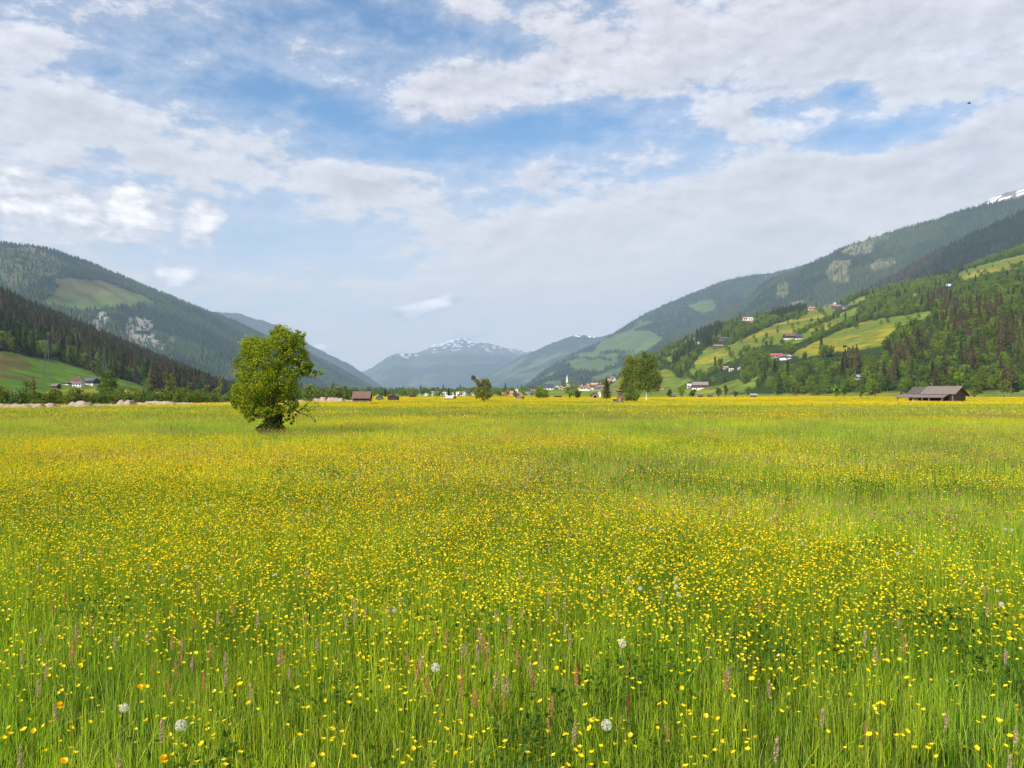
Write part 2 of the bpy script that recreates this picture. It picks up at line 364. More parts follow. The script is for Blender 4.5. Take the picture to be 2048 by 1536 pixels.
# ---- near wooded slope with the farm, on the shady side
L1 = Ridge('shady slope', crest=[(-700, 420), (-200, 520), (0, 578), (60, 605), (130, 634), (200, 664), (260, 690), (330, 718), (400, 748), (440, 768), (480, 790), (2750, 800)], up=17,
           dc=[(-700, 1400), (0, 1350), (480, 1500), (2750, 1500)], df=[(-700, 380), (0, 420), (250, 520), (400, 700), (480, 1300), (2750, 1300)],
           power=1.05, relief=.03, rs=220, footz=-1.5, seed=8, nv=140, step=4, x1=560)
L1M = [[(-700, 640), (-200, 690), (0, 702), (40, 707), (75, 716), (110, 720), (150, 734), (180, 741), (195, 752), (232, 757), (262, 763), (290, 776), (310, 800), (300, 830), (-700, 830)]]
def col_L1(s, PX, PY, X, Y, Z):
    c = np.zeros(X.shape + (3,)) + np.array((.035, .035, .018))
    m = mask_any(L1M, PX, PY, 2)
    n = fbm(X / 50, Y / 50, 5); gcol = np.array((.085, .15, .022)) * (.8 + .4 * n[..., None])
    c = np.where(m[..., None], gcol, c)
    br = m & inpoly(*jit(PX, PY, 5, 20), [(-300, 690), (0, 704), (45, 710), (60, 722), (60, 738), (20, 742), (-300, 730)])
    c = lerp(c, (.11, .095, .035), br * .9)
    br = m & inpoly(*jit(PX, PY, 2, 20), [(-300, 735), (0, 745), (60, 752), (85, 760), (40, 758), (-300, 752)])
    c = lerp(c, (.11, .095, .035), br * .8)
    yl = m & inpoly(*jit(PX, PY, 4, 20), [(110, 775), (150, 776), (195, 770), (205, 800), (60, 800)])
    c = lerp(c, (.20, .20, .025), yl * .8)
    yl = m & inpoly(*jit(PX, PY, 2, 20), [(238, 777), (255, 780), (285, 790), (280, 800), (238, 790)])
    return lerp(c, (.28, .24, .03), yl * .9)
# ---- mountains
L2 = Ridge('mountain', crest=[(-700, 420), (-200, 462), (0, 480), (60, 486), (110, 496), (170, 517), (240, 545), (330, 583), (400, 611), (460, 634), (530, 665), (610, 696), (680, 732), (740, 766), (765, 780), (800, 800), (2750, 820)], up=6,
           dc=[(-700, 4200), (0, 4300), (400, 5200), (770, 7500), (2750, 8000)], df=[(-700, 1600), (0, 1700), (400, 2600), (640, 4200), (800, 7000), (2750, 7500)], power=.95, relief=.10, rs=900, gully=.35, seed=12, footz=-5, x1=900, nv=130, crestn=14)
L2M = [[(105, 560), (130, 555), (200, 561), (240, 575), (280, 590), (312, 606), (250, 613), (200, 616), (165, 622), (120, 610), (80, 608), (108, 588), (118, 572)]]
L2ROCK = [[(240, 662), (250, 645), (262, 633), (285, 632), (305, 646), (313, 668), (300, 690), (285, 698), (262, 682)], [(182, 650), (195, 622), (215, 628), (212, 655), (195, 665)],
          [(302, 680), (330, 688), (333, 702), (305, 700)], [(338, 666), (352, 676), (348, 690), (340, 684)], [(228, 660), (238, 650), (238, 668)]]
L2SCRUB = [[(-700, 440), (-200, 470), (0, 492), (60, 490), (95, 500), (140, 525), (110, 545), (70, 570), (30, 590), (0, 560), (-700, 600)]]
def col_L2(s, PX, PY, X, Y, Z):
    n = fbm(X / 300, Y / 300, 5)
    c = np.zeros(X.shape + (3,)) + np.array((.03, .048, .02)) * (.7 + .8 * n[..., None])
    c = lerp(c, (.10, .12, .05), mask_any(L2SCRUB, PX, PY, 14, 40) * .8)
    c = lerp(c, (.16, .12, .07), mask_any([[(30, 492), (62, 490), (100, 506), (150, 530), (130, 532), (80, 515)], [(20, 540), (50, 530), (40, 560), (10, 575)]], PX, PY, 6, 20) * .5)
    m = mask_any(L2M, PX, PY, 3); t = np.clip((PY - 570) / 40, 0, 1)
    c = np.where(m[..., None], np.array((.15, .135, .05)) * (1 - t[..., None]) + np.array((.12, .16, .04)) * t[..., None], c)
    r = mask_any(L2ROCK, PX, PY, 9, 10) & (fbm(PX / 3, PY / 7, 4) > .46)
    return lerp(c, (.30, .27, .235), r)
L3 = Ridge('far shady mountain', crest=[(-700, 500), (300, 600), (440, 626), (468, 624), (486, 629), (505, 637), (530, 642), (553, 650), (620, 690), (690, 724), (715, 738), (735, 752), (775, 782), (790, 800), (2750, 830)],
           dc=[(-700, 9500), (2750, 12000)], df=[(-700, 6000), (2750, 10500)], relief=.12, rs=1500, seed=20, x1=900, nv=60, crestn=40, gully=.3, footz=-5)
def col_plain(base):
    def f(s, PX, PY, X, Y, Z):
        n = fbm(X / 400, Y / 400, 6)
        return np.zeros(X.shape + (3,)) + np.array(base) * (.6 + .9 * n[..., None])
    return f
R4 = Ridge('sunny mountain', crest=[(700, 830), (960, 800), (1040, 775), (1060, 760), (1080, 742), (1110, 722), (1150, 700), (1195, 682), (1235, 658), (1280, 629), (1330, 605), (1390, 580), (1450, 557), (1500, 547), (1545, 543), (1700, 500), (2048, 420), (2750, 300)], up=4,
           dc=[(700, 8500), (1100, 7500), (1600, 7800), (2750, 8000)], df=[(700, 5500), (1100, 3600), (1600, 4200), (2750, 5000)], relief=.09, rs=1100, gully=.3, seed=31, x0=700, nv=130, crestn=14, footz=-5, power=.95)
R4M = [[(1130, 722), (1150, 722), (1185, 718), (1210, 722), (1237, 722), (1235, 730), (1190, 742), (1160, 742), (1140, 735)],
       [(1185, 700), (1205, 684), (1235, 666), (1260, 660), (1300, 662), (1320, 672), (1340, 690), (1300, 702), (1270, 706), (1240, 702), (1215, 700), (1200, 704)],
       [(1176, 760), (1200, 748), (1237, 738), (1250, 732), (1252, 742), (1230, 752), (1205, 760), (1190, 766)],
       [(1083, 772), (1095, 762), (1120, 761), (1122, 770), (1100, 776)], [(1150, 714), (1180, 702), (1200, 706), (1240, 710), (1232, 720), (1200, 716), (1170, 716)],
       [(1310, 712), (1340, 694), (1370, 678), (1400, 668), (1396, 680), (1350, 704), (1316, 724)], [(1375, 610), (1400, 602), (1425, 600), (1435, 612), (1420, 625), (1390, 622)]]
def col_R4(s, PX, PY, X, Y, Z):
    n = fbm(X / 250, Y / 250, 6)
    c = np.zeros(X.shape + (3,)) + np.array((.032, .05, .022)) * (.6 + .9 * n[..., None])
    c = lerp(c, (.085, .12, .04), mask_any(R4M, PX, PY, 5, 16) * .95)
    c = lerp(c, (.085, .12, .035), ((n > .60) & (PY > 640)) * .8)
    c = lerp(c, (.36, .33, .28), mask_any([[(1118, 722), (1121, 724), (1118, 728)], [(1099, 738), (1104, 741), (1102, 746)], [(1110, 745), (1115, 747), (1113, 750)]], PX, PY, 1, 5))
    return c
R3 = Ridge('wooded mountain', crest=[(1000, 850), (1180, 790), (1240, 740), (1290, 700), (1340, 668), (1400, 642), (1450, 616), (1490, 596), (1530, 560), (1560, 545), (1600, 532), (1650, 508), (1690, 490), (1740, 472), (1800, 455), (1870, 436), (1930, 414), (1985, 403), (2048, 390), (2200, 360), (2750, 260)], up=5,
           dc=[(1000, 5200), (1500, 5200), (2048, 4600), (2750, 4400)], df=[(1000, 3900), (1500, 2700), (2048, 2600), (2750, 2500)], relief=.10, rs=800, gully=.35, seed=44, x0=1000, nv=130, crestn=14, footz=-5)
R3M = [[(1680, 500), (1700, 492), (1740, 478), (1776, 468), (1776, 478), (1755, 485), (1745, 505), (1700, 511), (1686, 508)],
       [(1738, 528), (1755, 518), (1790, 517), (1791, 528), (1770, 538), (1745, 545)], [(1652, 545), (1658, 524), (1700, 520), (1702, 535), (1690, 545), (1700, 560), (1665, 568)],
       [(1550, 572), (1565, 562), (1581, 565), (1575, 590), (1552, 598)], [(1581, 612), (1585, 603), (1607, 601), (1606, 610), (1590, 614)], [(1640, 512), (1662, 504), (1668, 508), (1650, 518)],
       [(1560, 626), (1600, 618), (1640, 612), (1660, 608), (1658, 616), (1610, 628)]]
def col_R3(s, PX, PY, X, Y, Z):
    n = fbm(X / 250, Y / 250, 6)
    c = np.zeros(X.shape + (3,)) + np.array((.03, .045, .02)) * (.6 + .9 * n[..., None])
    m = mask_any(R3M, PX, PY, 6, 14); q = fbm(X / 40, Y / 40, 4)
    c = lerp(c, (.10, .11, .045), m * .9); return lerp(c, (.20, .15, .10), (m & (q > .56)) * .7)
R5 = Ridge('snowy summit', crest=[(1400, 700), (1900, 450), (1965, 406), (1985, 396), (2010, 386), (2048, 376), (2150, 350), (2750, 250)], dc=[(1400, 7000), (2750, 7000)], df=[(1400, 5400), (2750, 5400)],
           relief=.05, rs=900, seed=50, x0=1500, x1=2300, nv=100, crestn=22, gully=.5, footz=-5)
def col_R5(s, PX, PY, X, Y, Z):
    c = np.zeros(X.shape + (3,)) + np.array((.16, .115, .085)) * (.7 + .6 * fbm(X / 200, Y / 200, 5)[..., None])
    cr = np.interp(PX, [1965, 1985, 2010, 2048, 2150], [408, 398, 388, 378, 352])
    d = PY - cr; sn = (fbm(PX / 16 + 3, d * 1.6 / 4, 4) > .49) & (d < 9) & (PX > 1970)
    return lerp(c, (.82, .84, .88), sn)
R2 = Ridge('dark wooded ridge', crest=[(1300, 900), (1500, 770), (1620, 645), (1700, 592), (1750, 566), (1780, 548), (1830, 520), (1880, 492), (1930, 470), (1960, 455), (2000, 437), (2048, 416), (2200, 370), (2750, 260)], up=6,
           dc=[(1300, 3300), (2048, 3000), (2750, 2900)], df=[(1300, 2400), (2048, 2050), (2750, 2000)], relief=.06, rs=500, gully=.3, seed=61, x0=1300, nv=110, crestn=8, footz=-5)
C1 = Ridge('snow mountain', crest=[(-700, 800), (560, 800), (690, 755), (730, 744), (760, 726), (785, 709), (800, 706), (828, 708), (845, 702), (868, 691), (888, 685), (905, 680), (914, 677), (940, 680), (965, 685), (990, 690), (1020, 697), (1058, 701), (1100, 720), (1300, 760), (2750, 800)],
           dc=[(-700, 17500), (2750, 17500)], df=[(-700, 12500), (2750, 12500)], relief=.10, rs=2600, gully=.5, seed=71, back=.55, x0=300, x1=1500, nv=130, step=3, crestn=110, footz=-5, power=.85)
def col_C1(s, PX, PY, X, Y, Z):
    n = fbm(X / 500, Y / 500, 6)
    c = np.zeros(X.shape + (3,)) + np.array((.038, .058, .035)) * (.6 + .9 * n[..., None])
    c = lerp(c, (.075, .105, .05), ((n + .10 * (fbm(X / 120, Y / 120, 4) - .5) > .56) & (PY > 722)) * .75)
    c = lerp(c, (.15, .12, .10), np.clip((712 - PY) / 8, 0, 1) * .7)
    q = fbm(PX / 7 + 5, PY / 3.0, 5, .6)
    lim = np.interp(PX, [700, 785, 795, 825, 850, 880, 905, 960, 1000, 1058, 1100], [0, 713, 715, 712, 705, 699, 698, 697, 702, 705, 695])
    sn = (q + (lim - PY) * .008) > .635
    return lerp(c, (.55, .60, .68), (sn & (PY < lim + 4)))
C2 = Ridge('middle mountain', crest=[(300, 810), (850, 800), (930, 772), (990, 742), (1050, 709), (1085, 695), (1110, 684), (1140, 673), (1165, 669), (1185, 673), (1200, 675), (1240, 664), (1400, 640), (2750, 500)],
           dc=[(300, 13000), (1100, 11500), (2750, 11000)], df=[(300, 9500), (1100, 8600), (2750, 8600)], relief=.10, rs=1800, gully=.4, seed=83, x0=600, x1=1900, nv=120, step=4, crestn=40, footz=-5)
def col_C2(s, PX, PY, X, Y, Z):
    n = fbm(X / 420, Y / 420, 6)
    c = np.zeros(X.shape + (3,)) + np.array((.035, .055, .03)) * (.6 + .9 * n[..., None])
    c = lerp(c, (.085, .12, .05), ((n + .16 * (fbm(X / 100, Y / 100, 4) - .5) > .55) & (PY > 705)) * .85)
    c = lerp(c, (.12, .12, .06), ((PY < 690) & (n > .5)) * .7)
    cr = np.interp(PX, [1100, 1140, 1165, 1185, 1200, 1240], [688, 673, 669, 673, 675, 664])
    return lerp(c, (.85, .87, .9), (PY - cr < 4) & (fbm(PX / 5, PY / 3, 4) > .54) & (PX > 1150) & (PX < 1190) & (PY - cr < 3))
C0 = Ridge('distant range', crest=[(300, 780), (640, 745), (690, 738), (730, 745), (760, 760), (1200, 770), (2750, 790)], dc=[(300, 19200), (2750, 19200)], df=[(300, 18000), (2750, 18000)],
           relief=.15, rs=3000, gully=.4, seed=90, x0=300, x1=1500, nv=50, crestn=160, footz=-5)
R1.build(col_R1, M_land, 'sunny_hillside', 'sunny hillside of meadows and woods rising from the valley floor')
L1.build(col_L1, M_land, 'farm_hillside', 'green farm slope under a dark spruce wood')
L2.build(col_L2, M_far, 'wooded_mountain', 'big wooded mountain with an alpine pasture and pale cliffs')
L3.build(col_plain((.05, .06, .04)), M_far, 'far_mountain', 'bluish mountain shoulder behind the big wooded mountain')
R2.build(col_plain((.022, .03, .016)), M_far, 'dark_ridge', 'dark spruce ridge above the sunny hillside')
R3.build(col_R3, M_far, 'forest_mountain', 'forested mountain with pale logged clearings')
R4.build(col_R4, M_far, 'pasture_mountain', 'hazy mountain with green pastures above the village')
R5.build(col_R5, M_far, 'snow_patched_summit', 'brown summit with patches of old snow')
C1.build(col_C1, M_far, 'snowy_mountain', 'long blue mountain with a snowy crest closing the valley')
C2.build(col_C2, M_far, 'blue_mountain', 'blue mountain with a little snow on its rounded top')
C0.build(col_plain((.05, .06, .06)), M_far, 'distant_hills', 'faint hills at the valley end')
# ---- the valley floor: one sheet to the horizon
def bank(X, Y):      # distance beyond the line of the gravel bank, on the shady side only
    px = 1024 + X / np.maximum(Y, 1) * F
    return np.where((px < 730) & (Y > 20), Y - np.interp(px, [-900, 0, 460, 730], [70, 105, 139, 172]), -99)
def flower_density(X, Y):
    """share of buttercups at a place of the meadow"""
    X = np.asarray(X, float); Y = np.asarray(Y, float)
    a = X / np.maximum(Y, 1)                       # -0.64 .. 0.64 across the view
    n = fbm(X / 7 + 3, Y / 9 + 1, 5, .55); n2 = fbm(X / 2.1, Y / 2.6, 3)
    base = np.interp(Y, [0, 3, 5.5, 8, 11, 16, 20, 24, 28, 33, 45, 60, 80, 110, 125, 300, 450, 800, 1400], [.60, .80, 1.1, 1.2, 1.15, 1.05, .95, .72, .52, .32, .40, .32, .30, .40, .85, .95, .75, .45, .25])
    side = np.interp(a, [-.64, -.3, 0, .2, .45, .64], [1.2, 1.2, 1.1, .70, .55, .55])
    side = 1 + (side - 1) * np.interp(Y, [3, 8, 30, 60], [.3, 1, 1, 0])
    far = fbm(X / 60 + 2, Y / 22 + 9, 4, .55)
    f = np.interp(Y, [30, 90], [0, 1])
    k = np.clip((n - .37) * 4.2, .06, 1.4) * (.6 + .75 * n2)
    kf = np.clip((far - .33) * 3.3, .1, 1.4)
    d = base * side * (k * (1 - f) + kf * f)
    lf = (a < -.25) & (Y > 30) & (Y < 44); d = np.where(lf, d * .45, d)
    d = np.where(bank(X, Y) > 0, 0, d)
    return np.clip(d, 0, 1.3)
th = np.concatenate([np.linspace(-.62, .62, 700), np.linspace(.64, 2 * math.pi - .64, 90)])
rr = np.concatenate([[0.0], np.geomspace(1.2, 9000, 430), [14000, 22000, 34000]])
T, Rr = np.meshgrid(th, rr, indexing='ij'); GX = Rr * np.sin(T); GY = Rr * np.cos(T)
dn = flower_density(GX, np.abs(GY)); nn = fbm(GX / 30, GY / 14, 5)
c = np.zeros(GX.shape + (3,)) + np.array((.05, .08, .014))
cf = (np.array((.125, .165, .022)) * (.55 + .9 * nn[..., None])) * (1 - np.clip(dn, 0, 1)[..., None]) + np.array((.36, .33, .016)) * np.clip(dn, 0, 1)[..., None]
t = np.clip((Rr - 25) / 60, 0, 1)[..., None]; c = c * (1 - t) + cf * t
bk_ = bank(GX, GY)[..., None]; c = np.where(bk_ > 0, np.array((.05, .075, .02)), c); c = np.where((bk_ > -1) & (bk_ < 7), np.array((.30, .23, .175)) * (.7 + .6 * fbm(GX / 3, GY / 3, 4)[..., None]), c)
nu, nj = T.shape; V = np.stack([GX, GY, GX * 0], 2).reshape(-1, 3)
i, j = np.meshgrid(np.arange(nu), np.arange(nj - 1), indexing='ij'); i2 = (i + 1) % nu
Fq = np.stack([(i * nj + j).ravel(), (i * nj + j + 1).ravel(), (i2 * nj + j + 1).ravel(), (i2 * nj + j).ravel()], 1)
M_ground = m_flat('meadow ground', bump=.06, bscale=.9)
go = link(bpy.data.objects.new('meadow_ground', mesh_np('meadow_ground', V, Fq, M_ground, c.reshape(-1, 3), smooth=True)))
tag(go, 'flat flowery valley meadow', kind='structure')
# ================================================================== VEGETATION
M_needle = m_leaf('needles', trans=.12, var=.3, shift=(1.3, 1.0, .8))
M_leafy = m_leaf('leaves', tint=(1.22, 1.22, 1.15), trans=.34, var=.28)
M_wood = m_flat('forest mass', bump=0)
M_bark = m_plain('bark', (.10, .075, .055), nscale=6, var=.4, bump=.4, stretch=(1, 1, .25))
M_birch = m_plain('birch bark', (.55, .52, .48), nscale=3, var=.45, stretch=(1, 1, 3))
def far_conifers(P, h, col, r, sides=4, tiers=2, fat=.2):
    n = len(P); vs = []; fs = []; cs = []; off = 0
    for t in range(tiers):
        z0 = h * (t / tiers * .75 + .06); z1 = h * min(1.0, (t + 1.55) / tiers * .8 + .12) if t < tiers - 1 else h
        rad = h * fat * (1 - .42 * t / max(1, tiers - 1)) * (0.8 + .4 * r.random(n))
        a0 = r.random(n) * 6.28
        ring = np.stack([np.stack([P[:, 0] + rad * np.cos(a0 + 2 * np.pi * k / sides), P[:, 1] + rad * np.sin(a0 + 2 * np.pi * k / sides), P[:, 2] + z0 * (.8 + .4 * r.random(n))], 1) for k in range(sides)], 1)
        apex = np.stack([P[:, 0] + .04 * h * (r.random(n) - .5), P[:, 1], P[:, 2] + z1], 1)[:, None]
        vs.append(np.concatenate([ring, apex], 1))
        b = (np.arange(n) * (sides + 1))[:, None] + off
        for k in range(sides): fs.append(np.concatenate([b + k, b + (k + 1) % sides, b + sides], 1))
        off += n * (sides + 1); cs.append(np.repeat(col[:, None], sides + 1, 1))
    V = np.concatenate([v.reshape(-1, 3) for v in vs]); return V, np.concatenate(fs), np.concatenate([c_.reshape(-1, 3) for c_ in cs])
def forest(ridge, n, hmin, hmax, colf, keep, name, label, seed, **kw):
    r = np.random.default_rng(seed)
    P, px, py, v = ridge.sample(n, r)
    k = keep(P, px, py, v, r) & (px > -260) & (px < 2320); P, px, py, v = P[k], px[k], py[k], v[k]
    h = hmin + (hmax - hmin) * r.random(len(P)); P = P - np.array((0, 0, .8))
    V, Fq, C = far_conifers(P, h, colf(P, px, py, r), r, **kw)
    o = link(bpy.data.objects.new(name, mesh_np(name, V, Fq, M_wood, C)))
    tag(o, label, 'wood', kind='stuff'); return o
def dark(base, amp=.5, scale=150.0, alt=None):
    def f(P, px, py, r):
        n = fbm(P[:, 0] / scale, P[:, 1] / scale, 4)[:, None]
        c = np.array(base) * (1 - amp / 2 + amp * 1.3 * n) * (.65 + .7 * r.random((len(P), 1)))
        if alt is not None:
            m = fbm(P[:, 0] / scale / 1.7 + 9, P[:, 1] / scale / 1.7, 4) > .53
            c = np.where(m[:, None], np.array(alt) * (.7 + .6 * r.random((len(P), 1))), c)
        return c
    return f
def keep_not(polys, lim=(0, 1), amp=5, sc_=14, gap=0.0, gs=80.):
    def f(P, px, py, v, r):
        k = ~mask_any(polys, px, py, amp, sc_) & (v > lim[0]) & (v < lim[1])
        if gap: k &= fbm(P[:, 0] / gs, P[:, 1] / gs, 4) > gap
        return k
    return f
forest(L2, 60000, 12, 24, dark((.027, .045, .021), .6, 260, (.055, .09, .028)), lambda P, px, py, v, r: ~mask_any(L2M, px, py, 3) & ~(mask_any(L2SCRUB, px, py, 14, 40) & (r.random(len(px)) < .75) & (v < .97)) & ~(mask_any(L2ROCK, px, py, 8, 10) & (r.random(len(px)) < .90)) & (v > .03), 'mountain_forest', 'dense dark wood covering the big mountain with the cliffs', 101)
forest(R3, 52000, 12, 23, dark((.028, .043, .021), .6, 220, (.055, .07, .032)), lambda P, px, py, v, r: ~(mask_any(R3M, px, py, 6, 14) & (r.random(len(px)) < .82)), 'mountain_forest', 'dense wood round the logged clearings', 102)
forest(R2, 26000, 12, 22, dark((.016, .024, .012), .5, 150, (.05, .045, .028)), keep_not([], (0, 1)), 'mountain_forest', 'dark spruce wood on the ridge over the hillside', 103)
forest(R4, 42000, 14, 26, dark((.024, .038, .018), .6, 260), lambda P, px, py, v, r: ~mask_any(R4M, px, py, 5, 16) & ~((fbm(P[:, 0] / 250, P[:, 1] / 250, 6) > .60) & (py > 640)), 'mountain_forest', 'hazy wood between the pastures above the village', 104)
# ---------------------------------------------------------------- tree prototypes (meshes)
def leaf_cards(C, size, r, nrm_up=.3):
    """random oriented leaf clump faces at centres C"""
    n = len(C); a = r.normal(size=(n, 3)); a /= np.linalg.norm(a, axis=1)[:, None]
    b = np.cross(a, r.normal(size=(n, 3))); b /= np.linalg.norm(b, axis=1)[:, None]
    s = np.asarray(size) * (.6 + .8 * r.random(n)); s = s[:, None]
    q = np.cross(a, b)
    V = np.stack([C + a * s * .5, C + b * s * .30 + q * s * .08, C - a * s * .5, C - b * s * .30 + q * s * .08], 1)
    return V.reshape(-1, 3), np.arange(n * 4).reshape(-1, 4)
def crown(lobes, n, size, r, cols, clump=30, csize=.22, shell=.55):
    """lobes: (x,y,z,rx,ry,rz) ; leaves gathered in clumps spread through each lobe"""
    lobes = np.array(lobes, float); w = (lobes[:, 3] * lobes[:, 4] * lobes[:, 5]) ** .75; w /= w.sum()
    nc = max(3, n // clump); li = r.choice(len(lobes), nc, p=w)
    d = r.normal(size=(nc, 3)); d /= np.linalg.norm(d, axis=1)[:, None]
    rad = (shell + (1 - shell) * r.random(nc)) * (.86 + .22 * r.random(nc))
    cc = lobes[li, :3] + d * rad[:, None] * lobes[li, 3:]
    k = r.integers(0, nc, n); sz = csize * lobes[li[k], 3:].mean(1)
    C = cc[k] + r.normal(size=(n, 3)) * sz[:, None] * .55
    cb = np.array(cols, float); ci = r.integers(0, len(cb), nc); cv = cb[ci][k] * (.72 + .56 * r.random((n, 1))) * (.8 + .4 * r.random((nc, 1)))[k]
    V, Fq = leaf_cards(C, size, r); return V, Fq, np.repeat(cv, 4, 0), cc
def conifer_crown(h, rad, n, size, r, cols, z0=.12, droop=.25, gap=.0):
    """spruce crown: whorls of drooping boughs, more outwards"""
    t = r.random(n) ** .75; t = z0 + (1 - z0) * (1 - (1 - t) ** .8)
    lev = np.round(t * 22) / 22 + (r.random(n) - .5) * .02
    ang = r.random(n) * 6.28; arm = np.round(ang / 6.28 * 9 + lev * 37) ; jit_ = (np.sin(arm * 12.9898 + lev * 78) * .5 + .5)
    R_ = rad * (1 - lev) ** .85 * (.55 + .5 * jit_); rr_ = R_ * np.sqrt(r.random(n))
    ang = arm / 9 * 6.28 + (r.random(n) - .5) * .55
    C = np.stack([rr_ * np.cos(ang), rr_ * np.sin(ang), lev * h - droop * rr_ + (r.random(n) - .5) * .02 * h], 1)
    cb = np.array(cols, float); cv = cb[(arm.astype(int) + (lev * 22).astype(int) * 3) % len(cb)] * (.65 + .7 * r.random((n, 1)))
    V, Fq = leaf_cards(C, size, r); return V, Fq, np.repeat(cv, 4, 0)
GREENS = [(.085, .15, .02), (.105, .175, .024), (.07, .125, .02), (.13, .19, .025)]
DEEP = [(.058, .105, .02), (.05, .09, .02), (.07, .12, .022)]
SPRUCE = [(.042, .068, .026), (.034, .055, .023), (.052, .075, .028)]
BROWN = [(.115, .092, .052), (.092, .082, .045), (.07, .082, .036)]
OLIVE = [(.115, .155, .032), (.09, .13, .028), (.135, .165, .038)]
def trunk_mb(h, r0, bend=.04, limbs=(), col=(1, 1, 1), n=7, r=random):
    mb = MB(); ph = r.random() * 6
    pts = [(bend * h * math.sin(ph + 2.2 * t) * t, bend * h * math.cos(ph + 1.7 * t) * t, h * t) for t in [0, .04, .15, .3, .5, .7, .85, 1]]
    pts[0] = (pts[0][0], pts[0][1], -.4)
    mb.tube(pts, [r0 * k for k in (1.5, 1.15, .95, .85, .68, .5, .35, .12)], n, col)
    for (x, y, z) in limbs:
        t = min(.8, max(.18, z / h * .55)); i = min(range(len(pts)), key=lambda q: abs(pts[q][2] - t * h)); b = Vector(pts[i]); e = Vector((x, y, z))
        mid = b.lerp(e, .5) + Vector((0, 0, -.06 * h)) * 0 + Vector(((x - b.x) * .12, (y - b.y) * .12, .02 * h))
        mb.tube([b, mid, e], [r0 * .42, r0 * .28, r0 * .08], 5, col)
    return mb
def proto_mesh(name, V, Fq, C, m): return mesh_np(name, V, Fq, m, C)
def broadleaf_proto(i, h, w, n, size, cols, seed, nl=9, base=.14):
    r = np.random.default_rng(seed); lob = []
    for k in range(nl):
        a = r.random() * 6.28; zz = base + .12 + (.80 - base) * (k + .5) / nl; rr_ = w * .5 * math.sin(math.pi * min(1, (zz - base + .12) / (1.02 - base))) ** .7 * (.35 + .35 * r.random())
        s = w * (.22 + .12 * r.random()); lob.append((rr_ * math.cos(a), rr_ * math.sin(a), zz * h, s, s, s * .85))
    lob.append((0, 0, h * .55, w * .3, w * .3, h * .33))
    V, Fq, C, cc = crown(lob, n, size, r, cols, clump=14, csize=.35)
    cm = proto_mesh('crown', V, Fq, C, M_leafy)
    tb = trunk_mb(h * .85, h * .02, limbs=[l[:3] for l in lob[:6]])
    return cm, tb
def mesh_of(mb, name, m):
    o = mb.build(name, m); me = o.data; bpy.data.objects.remove(o); return me
PROTO = {}
def reg(kind, h, cm, tm, thin=None): PROTO.setdefault(kind, []).append((h, cm, tm))
for s_, (w, cols) in enumerate([(11, GREENS), (9, DEEP), (12, GREENS), (8, [(.11, .17, .025), (.09, .15, .02)]), (10, OLIVE)]):
    cm, tb = broadleaf_proto(s_, 14, w * 1.12, 1100, .95, cols, 200 + s_); reg('broadleaf', 14, cm, mesh_of(tb, 'trunk', M_bark))
for s_, cols in enumerate([SPRUCE, SPRUCE, DEEP]):
    r = np.random.default_rng(300 + s_); V, Fq, C = conifer_crown(20, 4.0 + .5 * s_, 1000, 1.0, r, cols, z0=[.10, .3, .15][s_])
    reg('spruce', 20, proto_mesh('crown', V, Fq, C, M_needle), mesh_of(trunk_mb(19, .28, bend=.004), 'trunk', M_bark))
for s_ in range(3):
    r = np.random.default_rng(320 + s_); V, Fq, C = conifer_crown(21, 4.2 + .5 * s_, 1000, .95, r, BROWN, z0=[.25, .12, .35][s_])
    reg('brown_spruce', 21, proto_mesh('crown', V, Fq, C, M_needle), mesh_of(trunk_mb(20, .3, bend=.004), 'trunk', M_bark))
for s_ in range(3):
    cm, tb = broadleaf_proto(s_, 3.2, 4.2, 700, .36, [OLIVE, DEEP, OLIVE][s_], 400 + s_, nl=8, base=.0); reg('bush', 3.2, cm, mesh_of(tb, 'stem', M_bark))
def tree_copy(kind, idx, name, loc, h, rz, **kw):
    H0, cm, tm = PROTO[kind][idx]; s = h / H0
    e = empty(name, loc, rz, **kw); e.scale = (s * kw.pop('fat', 1) if False else s, s, s)
    a = link(bpy.data.objects.new('crown' if kind != 'bush' else 'foliage', cm), e); b = link(bpy.data.objects.new('trunk' if kind != 'bush' else 'stem', tm), e)
    return e
